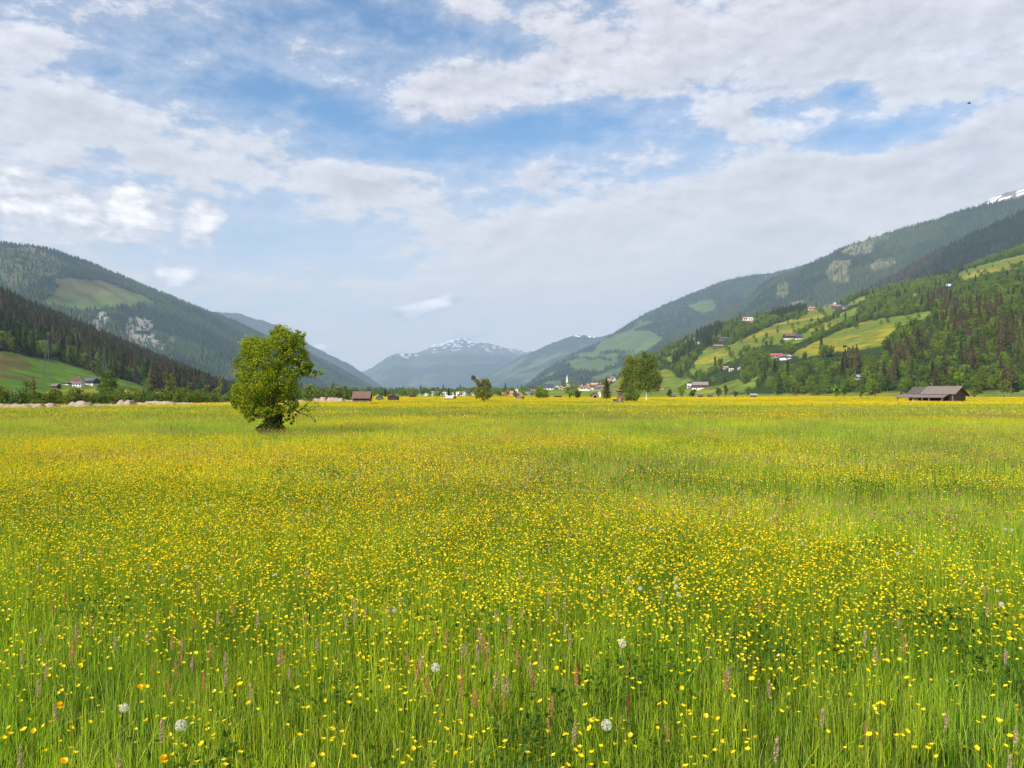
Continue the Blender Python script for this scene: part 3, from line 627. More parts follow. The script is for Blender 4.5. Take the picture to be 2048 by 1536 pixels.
# ---------------------------------------------------------------- instancer for masses
def protos_coll(name, objs):
    col = bpy.data.collections.new(name)
    for o in objs: col.objects.link(o)
    return col
def scatter(name, P, rz, scl, idx, coll, label, cat, tilt=None):
    me = bpy.data.meshes.new(name); me.vertices.add(len(P)); me.vertices.foreach_set('co', np.asarray(P, dtype=np.float32).ravel())
    for nm, arr, ty in (('rz', rz, 'FLOAT'), ('scl', scl, 'FLOAT'), ('idx', idx, 'INT')):
        at = me.attributes.new(nm, ty, 'POINT'); at.data.foreach_set('value', np.asarray(arr, dtype=np.float32 if ty == 'FLOAT' else np.int32))
    o = link(bpy.data.objects.new(name, me)); tag(o, label, cat, kind='stuff')
    ng = bpy.data.node_groups.new(name, 'GeometryNodeTree'); ng.interface.new_socket('Geometry', in_out='INPUT', socket_type='NodeSocketGeometry'); ng.interface.new_socket('Geometry', in_out='OUTPUT', socket_type='NodeSocketGeometry')
    k = N(ng); gi = k.n.new('NodeGroupInput'); go_ = k.n.new('NodeGroupOutput')
    def attr(nm, ty):
        a = k.n.new('GeometryNodeInputNamedAttribute'); a.data_type = ty; a.inputs[0].default_value = nm; return a.outputs[0]
    ci = k.n.new('GeometryNodeCollectionInfo'); ci.inputs['Collection'].default_value = coll; ci.inputs['Separate Children'].default_value = True; ci.inputs['Reset Children'].default_value = True
    iop = k.n.new('GeometryNodeInstanceOnPoints'); k.l.new(gi.outputs[0], iop.inputs['Points']); k.l.new(ci.outputs[0], iop.inputs['Instance'])
    iop.inputs['Pick Instance'].default_value = True; k.l.new(attr('idx', 'INT'), iop.inputs['Instance Index'])
    cx_ = k.n.new('ShaderNodeCombineXYZ'); k.l.new(attr('rz', 'FLOAT'), cx_.inputs[2]); er = k.n.new('FunctionNodeEulerToRotation'); k.l.new(cx_.outputs[0], er.inputs[0]); k.l.new(er.outputs[0], iop.inputs['Rotation'])
    cs_ = k.n.new('ShaderNodeCombineXYZ'); sa = attr('scl', 'FLOAT')
    for q in range(3): k.l.new(sa, cs_.inputs[q])
    k.l.new(cs_.outputs[0], iop.inputs['Scale']); k.l.new(iop.outputs[0], go_.inputs[0])
    md = o.modifiers.new('scatter', 'NODES'); md.node_group = ng; return o
def joined(cm, tm, nm):
    """one mesh of crown + trunk for the scattered masses"""
    bm = bmesh.new(); bm.from_mesh(cm); nf = len(bm.faces)
    bm.from_mesh(tm); bm.faces.ensure_lookup_table()
    for f in bm.faces[nf:]: f.material_index = 1
    me = bpy.data.meshes.new(nm); bm.to_mesh(me); bm.free()
    me.materials.append(cm.materials[0]); me.materials.append(tm.materials[0]); return bpy.data.objects.new(nm, me)
KINDS = ['broadleaf', 'spruce', 'brown_spruce', 'bush']; tree_objs = []; first = {}
for kd in KINDS:
    first[kd] = len(tree_objs)
    for i_, (h_, cm, tm) in enumerate(PROTO[kd]): tree_objs.append(joined(cm, tm, 'mass_%02d' % len(tree_objs)))
COLL_T = protos_coll('mass sources', tree_objs)
def inpoly_any(polys, px, py):
    m = np.zeros(np.shape(px), bool)
    for p_ in polys: m |= inpoly(px, py, p_)
    return m
# ---------------------------------------------------------------- woods on the two near hills
TREES = []                                   # (kind, variant, x, y, z, height, px, py, region)
r = np.random.default_rng(55)
def poly_line_dist(px, py, line):
    d = np.full(np.shape(px), 1e9)
    for (x1, y1), (x2, y2) in zip(line[:-1], line[1:]):
        t = np.clip(((px - x1) * (x2 - x1) + (py - y1) * (y2 - y1)) / ((x2 - x1) ** 2 + (y2 - y1) ** 2), 0, 1)
        d = np.minimum(d, np.hypot(px - x1 - t * (x2 - x1), py - y1 - t * (y2 - y1)))
    return d
HEDGES = [[(1588, 700), (1630, 680), (1690, 652), (1735, 634)], [(1480, 714), (1500, 700)], [(1560, 690), (1590, 681), (1600, 668)], [(1376, 688), (1450, 668)], [(1597, 668), (1620, 658), (1660, 640)], [(1660, 640), (1700, 622)],
          [(1640, 622), (1655, 640)], [(1588, 640), (1612, 628)], [(1360, 756), (1400, 752), (1440, 742)], [(1460, 700), (1462, 716)]]
P, px, py, v = R1.sample(24000, r)
inm = mask_any(R1M, px, py, 2)
hd = np.min([poly_line_dist(px, py, h_) for h_ in HEDGES], axis=0)
k = ((~inm) & (v > .008)) | (hd < 2.5) | (inm & (r.random(len(px)) < .018)); k &= (px > -100) & (px < 2300); hp_ = 12 * F / P[:, 1]; k &= ~((inpoly_any(R1M, px, py - hp_ * 1.05) | inpoly_any(R1M, px, py - hp_ * .45)) & ~inm & (hd > 2.5) & (r.random(len(px)) < .93))
k &= ~((v < .10) & (px < 1480) & (r.random(len(px)) < .85)) & ~((px < 1330) & (r.random(len(px)) < .5))
SPOTS = [(1401, 779, 30), (1380, 775, 10), (1581, 679, 19), (1598, 679, 12), (1554, 716, 24), (1578, 719, 18), (1438, 696, 18), (1449, 681, 15), (1395, 689, 8), (1463, 742, 8), (1452, 738, 9), (1479, 739, 5), (1491, 641, 8), (1501, 641, 9), (1623, 621, 10), (1674, 617, 15), (1693, 616, 11),
         (1669, 611, 7), (1664, 612, 6), (1900, 572, 7), (1691, 695, 8), (1714, 756, 15), (1672, 780, 7), (1322, 784, 10), (1227, 757, 10), (1217, 761, 8), (1228, 762, 6)]
for sx_, sy_, sw_ in SPOTS:      # room in front of each farm on the hill
    k &= ~((np.abs(px - sx_) < sw_ / 2 + 5) & (py > sy_ - 7) & (py < sy_ + 13 * F / P[:, 1] * .95))
P, px, py, v, inm, hd = P[k], px[k], py[k], v[k], inm[k], hd[k]
cn = fbm(px / 45 + 3, py / 30, 4); q = r.random(len(px))
brown = ((px > 1690) & (cn > .56) & (py > 590) & (q < .5)) | ((px > 1820) & (py > 600) & (q < .08))
darkc = (inpoly(px, py, [(1380, 690), (1395, 668), (1420, 652), (1445, 655), (1440, 690), (1400, 700), (1350, 740), (1340, 735)]) | inpoly(px, py, [(1540, 640), (1560, 615), (1610, 605), (1660, 606), (1660, 615), (1610, 625), (1570, 640)]) | (q > .965) | ((py < 560) & (q > .6) & (px < 1930)))
for i_ in range(len(P)):
    if brown[i_]: kd = 'brown_spruce'; h_ = 13 + 8 * random.random()
    elif darkc[i_]: kd = 'spruce'; h_ = 13 + 9 * random.random()
    else: kd = 'broadleaf'; h_ = (7 + 7 * random.random()) * (1.0 if not (inm[i_] or hd[i_] < 2.5) else .7)
    vi = random.randrange(len(PROTO[kd]))
    if v[i_] < .13 and px[i_] > 1480 and kd == 'broadleaf': h_ *= .8
    TREES.append((kd, vi, P[i_, 0], P[i_, 1], P[i_, 2] - .3, h_, px[i_], py[i_], 'sunny'))
P, px, py, v = L1.sample(9000, r); q = r.random(len(px))
inm = mask_any(L1M, px, py, 2)
edge = ~inm & mask_any([[(x_, y_ - 34) for x_, y_ in L1M[0]]], px, py, 4)
k = ~inm & (px > -260) & (px < 476); P, px, py, v, q, edge = P[k], px[k], py[k], v[k], q[k], edge[k]
for i_ in range(len(P)):
    if edge[i_] and q[i_] < .55: kd = 'broadleaf'; h_ = 6 + 6 * random.random()
    elif q[i_] < .45 + .25 * (px[i_] > 60): kd = 'brown_spruce'; h_ = 17 + 8 * random.random()
    elif q[i_] > .93: kd = 'broadleaf'; h_ = 12 + 5 * random.random()
    else: kd = 'spruce'; h_ = 16 + 9 * random.random()
    TREES.append((kd, random.randrange(len(PROTO[kd])), P[i_, 0], P[i_, 1], P[i_, 2] - .3, h_, px[i_], py[i_], 'shady'))
# ================================================================== MEADOW
M_grass = m_leaf('grass blades', tint=(1.38, 1.42, 1.2), trans=.60, var=.14, world_n=.35, shift=(1.12, 1.03, .8))
M_petal, kk = mat('petals')
vc_ = kk.node('ShaderNodeVertexColor', {'layer_name': 'Col'}).outputs[0]
kd_ = kk.node('ShaderNodeBsdfDiffuse', Color=vc_); kt_ = kk.node('ShaderNodeBsdfTranslucent', Color=vc_)
kg_ = kk.node('ShaderNodeBsdfGlossy', Color=(1, 1, .8, 1), Roughness=.25)
kx_ = kk.node('ShaderNodeMixShader', _0=.35, _1=kd_.outputs[0], _2=kt_.outputs[0])
kx2 = kk.node('ShaderNodeMixShader', _0=.012, _1=kx_.outputs[0], _2=kg_.outputs[0]); kk.l.new(kx2.outputs[0], kk.out.inputs[0])
GCOL = np.array([(.17, .31, .018), (.27, .41, .024), (.07, .15, .014), (.44, .52, .05), (.20, .34, .02), (.035, .08, .012), (.44, .44, .11)])
def blades(n, sx, h0, h1, w, r, segs=3, lean=.35, cols=GCOL, top=None, sy=None):
    """n grass blades in a patch sx wide"""
    sy = sy or sx
    x = (r.random(n) - .5) * sx; y = (r.random(n) - .5) * sy; h = h0 + (h1 - h0) * r.random(n) ** 1.3
    a = r.random(n) * 6.28; ln = lean * h * (.15 + r.random(n) ** 2); wd = w * (.6 + .8 * r.random(n)); fa = r.random(n) * 6.28
    L = []
    for s in range(segs + 1):
        t = s / segs; cx_ = x + np.cos(a) * ln * t * t; cy_ = y + np.sin(a) * ln * t * t; cz_ = h * (t - .12 * t * t * (ln / h))
        ww = wd * (1 - t ** 1.6) * .5 + (0.0004 if s == segs else 0)
        L.append(np.stack([cx_ - np.cos(fa) * ww, cy_ - np.sin(fa) * ww, cz_], 1)); L.append(np.stack([cx_ + np.cos(fa) * ww, cy_ + np.sin(fa) * ww, cz_], 1))
    V = np.stack(L, 1); m = 2 * (segs + 1)
    b = (np.arange(n) * m)[:, None, None]; f = np.array([[2 * s, 2 * s + 1, 2 * s + 3, 2 * s + 2] for s in range(segs)])[None]
    c_ = np.array(cols)[r.integers(0, len(cols), n)] * (.55 + .8 * r.random((n, 1)))
    C = np.repeat(c_[:, None], m, 1) * np.linspace(.85, 1.15, m)[None, :, None]  # mild shading put into blade colour, darker root to lighter tip
    return V.reshape(-1, 3), (b + f).reshape(-1, 4), C.reshape(-1, 3)
def cat3(parts):
    Vs, Fs, Cs, Ms = [], [], [], []; o = 0
    for V, Fq, C, m in parts:
        Vs.append(V); Fs.append(Fq + o); Cs.append(C); Ms.append(np.full(len(Fq), m)); o += len(V)
    return np.concatenate(Vs), np.concatenate(Fs), np.concatenate(Cs), np.concatenate(Ms)
def flower_heads(P, rad, r, col=(.93, .66, .010), petals=5):
    """cup of quads round each centre"""
    n = len(P); Vs = []; tx = r.normal(size=(n, 2)) * .34; a0 = r.random(n) * 6.28; op = .45 + .5 * r.random(n)
    rad = rad * (.75 + .45 * r.random(n))
    def pt(rr_, ang, z): return np.stack([P[:, 0] + rr_ * np.cos(ang) + tx[:, 0] * z, P[:, 1] + rr_ * np.sin(ang) + tx[:, 1] * z, P[:, 2] + z - tx[:, 0] * rr_ * np.cos(ang) - tx[:, 1] * rr_ * np.sin(ang)], 1)
    for k in range(petals):
        a = a0 + 6.283 * k / petals; wv = 6.283 / petals * .52
        Vs += [pt(rad * .06, a, rad * 0), pt(rad * .85, a - wv, rad * op * .75), pt(rad * 1.05, a, rad * op), pt(rad * .85, a + wv, rad * op * .75)]
    V = np.stack(Vs, 1).reshape(-1, 3); Fq = np.arange(n * 4 * petals).reshape(-1, 4)
    c_ = np.array(col) * (.8 + .3 * r.random((n, 1))); return V, Fq, np.repeat(c_, 4 * petals, 0)
def stems(P, h, w, r, col=(.11, .19, .025)):
    n = len(P); a = r.random(n) * 6.28; l = .12 * h * r.random(n); fa = r.random(n) * 3.14; L = []
    for t in (0, .5, 1):
        cx_ = P[:, 0] - np.cos(a) * l * (1 - t) ** 1.5; cy_ = P[:, 1] - np.sin(a) * l * (1 - t) ** 1.5; cz_ = P[:, 2] - h * (1 - t)
        L.append(np.stack([cx_ - np.cos(fa) * w / 2, cy_ - np.sin(fa) * w / 2, cz_], 1)); L.append(np.stack([cx_ + np.cos(fa) * w / 2, cy_ + np.sin(fa) * w / 2, cz_], 1))
    V = np.stack(L, 1); b = (np.arange(n) * 6)[:, None, None]; f = np.array([[0, 1, 3, 2], [2, 3, 5, 4]])[None]
    return V.reshape(-1, 3), (b + f).reshape(-1, 4), np.repeat(np.zeros((n, 3)) + np.array(col), 6, 0)
def src(nm, parts, mats):
    V, Fq, C, Ms = cat3(parts); return bpy.data.objects.new(nm, mesh_np(nm, V, Fq, mats, C, fmat=Ms))
GM = [M_grass, M_petal]
near_, mid_, far_ = [], [], []
r = np.random.default_rng(77)
for q in range(6):
    near_.append(src('turf_%02d' % q, [(*blades(1050, 1.1, .08, .31, .0045, r, lean=.55), 0), (*blades(260, 1.1, .30, .52, .0022, r, lean=.15, cols=GCOL[[1, 3, 3]]), 0), (*blades(150, 1.1, .08, .24, .011, r, lean=1.0, cols=GCOL[[2, 5, 5]]), 0), (*blades(60, 1.1, .35, .55, .0035, r, lean=.7, cols=GCOL[[3, 6]]), 0), (*blades(110, 1.1, .25, .50, .003, r, lean=1.5, cols=GCOL[[6, 3, 1]]), 0)], GM))
for q in range(5):
    mid_.append(src('turfmid_%02d' % q, [(*blades(1700, 2.3, .12, .36, .0085, r, segs=2, cols=GCOL[[0, 2, 4, 5, 0, 6, 1]] * (.9, .86, 1.6)), 0), (*blades(420, 2.3, .30, .50, .0045, r, segs=2, lean=.15, cols=GCOL[[1, 3, 6]]), 0)], GM))
for q in range(4):
    far_.append(src('turffar_%02d' % q, [(*blades(1900, 7.5, .12, .34, .03, r, segs=1, lean=.5, cols=[(.21, .24, .05), (.27, .27, .08), (.14, .19, .035), (.24, .19, .09), (.18, .25, .05)]), 0), (*blades(300, 7.5, .30, .42, .02, r, segs=1, lean=.3, cols=GCOL[[1, 3, 3]]), 0)], GM))
HALF = .70
def tiles(step, y0, y1, jitter, r, marg):
    P = []
    for y in np.arange(y0, y1, step):
        hw = y * HALF + marg; 
        for x in np.arange(-hw, hw + step, step): P.append((x + (r.random() - .5) * jitter, y + (r.random() - .5) * jitter, 0))
    return np.array(P)
def dropt(P, lim=1.25):
    return P[np.hypot(P[:, 0], P[:, 1]) > lim]
T1 = dropt(tiles(1.0, .5, 13.5, .3, r, 2.0)); T2 = tiles(2.05, 14.3, 52, .4, r, 4.0); T3 = tiles(6.6, 54, 230, 1.0, r, 8.0); T3 = T3[bank(T3[:, 0], T3[:, 1]) < -2]
def put(name, P, objs, label, smin=.68, smax=1.32):
    n = len(P); hs = smin + (smax - smin) * fbm(P[:, 0] / 3, P[:, 1] / 3, 3)
    return scatter(name, P, r.random(n) * 6.28, hs, r.integers(0, len(objs), n), protos_coll(name, objs), label, 'grass')
put('tall_grass', T1, near_, 'tall green meadow grass growing close by')
put('meadow_grass', T2, mid_, 'green meadow grass round the lone tree')
put('distant_grass', T3, far_, 'yellowish grass of the meadow in front of the huts')
# buttercups: clusters whose number follows the density map
clus = []
for q in range(6):
    n = 7; P = np.stack([(r.random(n) - .5) * .42, (r.random(n) - .5) * .42, .30 + .22 * r.random(n)], 1)
    clus.append(src('cups_%02d' % q, [(*flower_heads(P, .0098, r), 1), (*stems(P, P[:, 2], .0022, r), 0)], GM))
clusm = []
for q in range(5):
    n = 26; P = np.stack([(r.random(n) - .5) * 1.3, (r.random(n) - .5) * 1.3, .27 + .20 * r.random(n)], 1)
    clusm.append(src('cupsm_%02d' % q, [(*flower_heads(P, .0112, r, petals=4), 1)], GM))
clusf = []
for q in range(4):
    n = 90; P = np.stack([(r.random(n) - .5) * 6, (r.random(n) - .5) * 6, .24 + .20 * r.random(n)], 1)
    clusf.append(src('cupsf_%02d' % q, [(*flower_heads(P, .045, r, petals=4, col=(.80, .57, .01)), 1)], GM))
def fl_points(n, y0, y1, r, marg, gain=1.0):
    y = np.sqrt(r.random(n) * ((y1 + 3) ** 2 - (y0 + 3) ** 2) + (y0 + 3) ** 2) - 3; x = (r.random(n) * 2 - 1) * (y * HALF + marg)
    k = r.random(n) < flower_density(x, y) * gain; P = np.stack([x[k], y[k], x[k] * 0], 1); return P
def putf(name, P, objs, label, smin=.85, smax=1.12):
    n = len(P); return scatter(name, P, r.random(n) * 6.28, smin + (smax - smin) * r.random(n), r.integers(0, len(objs), n), protos_coll(name, objs), label, 'flowers')
putf('buttercup_carpet', dropt(fl_points(13500, 3.3, 15, r, 1.0)), clus, 'thick carpet of yellow buttercups in the meadow')
putf('distant_buttercups', fl_points(29000, 15, 55, r, 3), clusm, 'yellow buttercups further out round the lone tree')
putf('yellow_flower_band', fl_points(9000, 55, 330, r, 8), clusf, 'bright yellow bands of flowers far across the meadow')

# broad leaved weeds in dark tufts
wd = []
for q in range(3):
    n = 170; C_ = np.stack([r.normal(size=n) * .14, r.normal(size=n) * .14, .12 + .20 * r.random(n)], 1); V, Fq = leaf_cards(C_, .034, r)
    c_ = np.repeat(np.array([(.05, .11, .018), (.07, .14, .02), (.035, .08, .015)])[r.integers(0, 3, n)], 4, 0); wd.append(src('weed_%02d' % q, [(V, Fq, c_, 0)], GM))
y = 3 + 16 * r.random(190) ** 1.2; x = (r.random(190) * 2 - 1) * (y * .66 + .3); k = fbm(x / 3, y / 2, 3) > .45; x, y = x[k], y[k]; n = len(x)
scatter('leafy_weeds', np.stack([x, y, x * 0], 1), r.random(n) * 6, .7 + .6 * r.random(n), r.integers(0, 3, n), protos_coll('weeds', wd), 'dark green broad-leaved weeds in the grass', 'weeds')

# brownish seed heads of grasses and sorrel further out
sh_ = []
for q in range(4):
    n = 34; P = np.stack([(r.random(n) - .5) * 1.6, (r.random(n) - .5) * 1.6, .34 + .16 * r.random(n)], 1); hh = .03 + .03 * r.random(n); w_ = .006 + .004 * r.random(n); fa = r.random(n) * 3.14; dx_ = np.stack([np.cos(fa), np.sin(fa), fa * 0], 1) * w_[:, None]; up = np.stack([hh * 0, hh * 0, hh], 1)
    V = np.stack([P, P + up * .5 + dx_, P + up, P + up * .5 - dx_], 1).reshape(-1, 3); c_ = np.repeat(np.array([(.34, .20, .12), (.30, .24, .16), (.40, .27, .17), (.24, .15, .10)])[r.integers(0, 4, n)], 4, 0)
    sh_.append(src('seeds_%02d' % q, [(V, np.arange(4 * n).reshape(-1, 4), c_, 0)], GM))
y = 9 + 80 * r.random(5200); x = (r.random(5200) * 2 - 1) * (y * HALF + 2); k = (fbm(x / 6 + 4, y / 5 + 8, 4) > .50) & (bank(x, y) < 0); x, y = x[k], y[k]; n = len(x)
scatter('seed_heads', np.stack([x, y, x * 0], 1), r.random(n) * 6, .9 + .3 * r.random(n), r.integers(0, 4, n), protos_coll('seeds', sh_), 'brownish seed heads scattered through the grass further out', 'grass')
# ================================================================== TREES AS THINGS
vis = [t for t in TREES if 0 < t[6] < 2048]
def topn(kinds, n):
    s = sorted([t for t in vis if t[0] in kinds], key=lambda t: -t[5] / t[3])[:n]; return s
pick = topn(('spruce', 'brown_spruce'), 290) + topn(('broadleaf',), 235)
pid = set(id(t) for t in pick); rest = [t for t in TREES if id(t) not in pid]
LAB = {('spruce', 'sunny'): ('dark green spruce in the wood on the sunny hillside', 'spruces in the sunny hillside wood'),
       ('brown_spruce', 'sunny'): ('brownish spruce among leafy trees on the sunny hillside', 'brownish spruces on the sunny hillside'),
       ('broadleaf', 'sunny'): ('leafy green tree in the wood on the sunny hillside', 'leafy trees on the sunny hillside'),
       ('spruce', 'shady'): ('dark spruce in the wood above the farm meadow', 'dark spruces above the farm meadow'),
       ('brown_spruce', 'shady'): ('brownish spruce in the wood above the farm meadow', 'brownish spruces above the farm meadow'),
       ('broadleaf', 'shady'): ('small leafy tree at the wood edge above the farm meadow', 'leafy trees above the farm meadow')}
for t in pick:
    lb, gp = LAB[(t[0], t[8])]
    tree_copy(t[0], t[1], {'spruce': 'spruce_tree', 'brown_spruce': 'spruce_tree', 'broadleaf': 'leafy_tree'}[t[0]], t[2:5], t[5], random.random() * 6.28, label=lb, cat='tree', group=gp)
def mass(lst, name, label):
    P = np.array([t[2:5] for t in lst]); n = len(P)
    return scatter(name, P, r.random(n) * 6.28, [t[5] / PROTO[t[0]][t[1]][0] for t in lst], [first[t[0]] + t[1] for t in lst], COLL_T, label, 'wood')
mass([t for t in rest if t[8] == 'sunny'], 'hillside_wood', 'mixed wood and hedges higher up the sunny hillside')
mass([t for t in rest if t[8] == 'shady'], 'spruce_wood', 'dark spruce wood higher up over the farm')
def own_tree(name, label, cat, px, py, lobes, n, size, cols, trunk_px=3, Y=None, seed=1, barkm=None, shell=.5, clump=16, csize=.3, trunks=None, group=None, cn='crown', zoff=0, trunk_top=None, zflat=1):
    """lobes (px,py,rx,rz[,dy]) read at the tree's own distance, in photo pixels; depth like the width"""
    r = np.random.default_rng(seed); Y = Y or gy(py); m = Y / F
    bx = (px - 1024) * m; bz = zoff
    L = [((l[0] - px) * m, (l[4] * m if len(l) > 4 else (r.random() - .5) * l[2] * m * .5), (py - l[1]) * m, l[2] * m, l[2] * m * .95, l[3] * m) for l in lobes]
    V, Fq, C, cc = crown(L, n, size * m, r, cols, clump=clump, csize=csize, shell=shell)
    e = empty(name, (bx, Y, bz), label=label, cat=cat, group=group)
    link(bpy.data.objects.new(cn, mesh_np(cn, V, Fq, M_leafy, C)), e)
    random.seed(seed)
    top = trunk_top * m if trunk_top else max(l[2] for l in L) * .8
    tm = trunk_mb(top, trunk_px * m * .5, bend=.03, limbs=[l[:3] for l in L[:9]])
    tm.build('trunk' if cat == 'tree' else 'stem', barkm or M_bark, e); return e, m, r
# ---- the lone tree
HG = [(.19, .245, .014), (.15, .215, .014), (.24, .25, .018), (.075, .13, .012)]
e, m, rr_ = own_tree('lone_tree', 'big bushy yellow-green tree standing alone in the near meadow', 'tree', 545, 876,
    [(500, 792, 34, 30), (484, 775, 20, 30), (492, 735, 28, 32), (512, 700, 34, 26), (540, 712, 44, 34), (572, 680, 32, 24), (590, 700, 26, 30), (560, 760, 42, 36), (530, 770, 44, 34), (604, 728, 20, 20),
     (520, 818, 30, 16), (488, 812, 20, 14), (572, 806, 26, 20), (600, 745, 14, 9), (620, 748, 16, 10), (636, 744, 11, 6), (612, 735, 18, 10), (600, 658 + 14, 12, 14), (560, 665, 20, 14), (500, 690, 12, 14), (585, 826, 10, 8), (505, 834, 16, 10), (580, 838, 11, 10), (545, 822, 26, 14), (470, 800, 10, 16)],
    60000, 3.0, HG, trunk_px=20, seed=5, clump=26, csize=.2, shell=.62, trunk_top=160)
V, Fq, C, cc = crown([((548 - 545) * m, 0, (876 - 842) * m, 20 * m, 19 * m, 30 * m), ((535 - 545) * m, -.2, (876 - 859) * m, 24 * m, 14 * m, 11 * m), (12 * m, -.3, 18 * m, 20 * m, 14 * m, 11 * m)], 4200, .10, rr_, [(.03, .055, .012), (.045, .08, .015), (.02, .035, .01)], clump=20, csize=.25)
o = link(bpy.data.objects.new('ivy', mesh_np('ivy', V, Fq, M_leafy, C)), e)
rr_ = rr_; tw = MB(); tw.tube([(.5, 0, 1.6), (1.15, -.1, 1.15), (1.75, -.1, .95), (2.0, -.1, .62)], [.05, .035, .02, .008], 5); tw.tube([(1.15, -.1, 1.15), (1.5, 0, 1.5), (1.9, 0, 1.75)], [.03, .02, .006], 5); tw.build('bare_limb', M_bark, e)
V, Fq, C, cc = crown([(1.65, -.1, 1.45, .42, .35, .28), (1.75, -.1, 1.1, .2, .2, .3), (1.95, -.1, .78, .12, .12, .2), (1.5, 0, 1.2, .25, .2, .2)], 260, .08, rr_, HG, clump=10, csize=.45); link(bpy.data.objects.new('leafy_sprays', mesh_np('leafy_sprays', V, Fq, M_leafy, C)), e)
# ---- trees and bushes out on the plain
WIL = [(.15, .175, .045), (.17, .17, .05), (.11, .145, .04)]
own_tree('willow_tree', 'gnarled pollard willow with a bent bough, beside the small dark sheds', 'tree', 966, 804, [(968, 786, 15, 14), (960, 778, 10, 10), (966, 765, 10, 7), (973, 762, 7, 6), (978, 770, 7, 8), (947, 757, 7, 5), (952, 762, 6, 4), (944, 752, 4, 4), (957, 790, 8, 9), (976, 790, 8, 9), (960, 768, 8, 6)], 4200, 2.6, WIL, trunk_px=7, seed=11, shell=.3)
own_tree('round_tree', 'dense round dark green tree between the village and the willow', 'tree', 1080, 797, [(1079, 784, 11, 11), (1086, 787, 10, 10), (1092, 791, 6, 6), (1076, 789, 8, 8)], 1700, 2.2, GREENS[:3], seed=12, shell=.7)
own_tree('maple_tree', 'sparse leafy tree with a thin trunk in front of the church', 'tree', 1139, 799, [(1142, 770, 12, 7), (1133, 774, 8, 6), (1150, 774, 8, 6), (1138, 783, 9, 7), (1144, 788, 7, 4)], 1000, 2.3, [(.13, .16, .025), (.10, .14, .025)], seed=13, shell=.5)
own_tree('leafy_tree', 'darker small tree right behind the sparse tree by the church', 'tree', 1154, 796, [(1154, 784, 8, 9), (1157, 788, 5, 6)], 700, 2.2, DEEP, seed=14, Y=260)
own_tree('birch_tree', 'tall birch with a white trunk beside the hunting stand', 'tree', 1293, 803, [(1290, 724, 16, 20), (1300, 735, 18, 22), (1283, 748, 18, 22), (1306, 755, 16, 24), (1292, 772, 20, 16), (1311, 775, 10, 12), (1288, 710, 8, 10), (1303, 715, 10, 10), (1276, 742, 12, 22), (1318, 762, 8, 14), (1280, 772, 14, 16)], 14000, 2.3, OLIVE, trunk_px=2.6, seed=15, barkm=M_birch, shell=.2)
own_tree('birch_tree', 'broad birch with hidden trunk, behind the pale green bush', 'tree', 1262, 802, [(1262, 728, 17, 20), (1252, 748, 15, 18), (1268, 752, 18, 22), (1248, 766, 11, 16), (1262, 775, 18, 15), (1273, 732, 12, 14), (1245, 780, 7, 10), (1278, 720, 10, 12)], 13000, 2.3, OLIVE, trunk_px=2.6, seed=16, barkm=M_birch, shell=.2, Y=200)
own_tree('big_bush', 'pale green bushy willow next to the hunting stand', 'bush', 1262, 805, [(1258, 790, 12, 11), (1268, 792, 11, 10), (1262, 778, 8, 9), (1250, 796, 7, 7), (1272, 798, 6, 6)], 2200, 2.2, [(.11, .17, .03), (.13, .19, .035)], seed=17, shell=.7, cn='foliage')
def own_spruce(label, px, py, top, w, n=900, Y=None, brown=False, seed=1, z0=.12, group=None):
    Y = Y or gy(py); m = Y / F; r = np.random.default_rng(seed); h = (py - top) * m
    e = empty('spruce_tree', ((px - 1024) * m, Y, 0), label=label, cat='tree', group=group)
    V, Fq, C = conifer_crown(h, w / 2 * m, n, 2.2 * m, r, BROWN if brown else [(.05, .065, .02), (.035, .05, .016), (.08, .07, .025)], z0=z0)
    link(bpy.data.objects.new('crown', mesh_np('crown', V, Fq, M_needle, C)), e); trunk_mb(h * .95, 1.3 * m, bend=.002).build('trunk', M_bark, e)
own_spruce('dark conical spruce between the small hut and the hunting stand', 1213, 801, 755, 30, 2200, seed=21)
own_spruce('slim dark spruce in front of the white factory halls', 897, 794, 773, 9, 500, seed=22, Y=300)
own_spruce('small dark spruce far behind the pair of huts', 770, 792, 773, 7, 300, seed=23, Y=420)
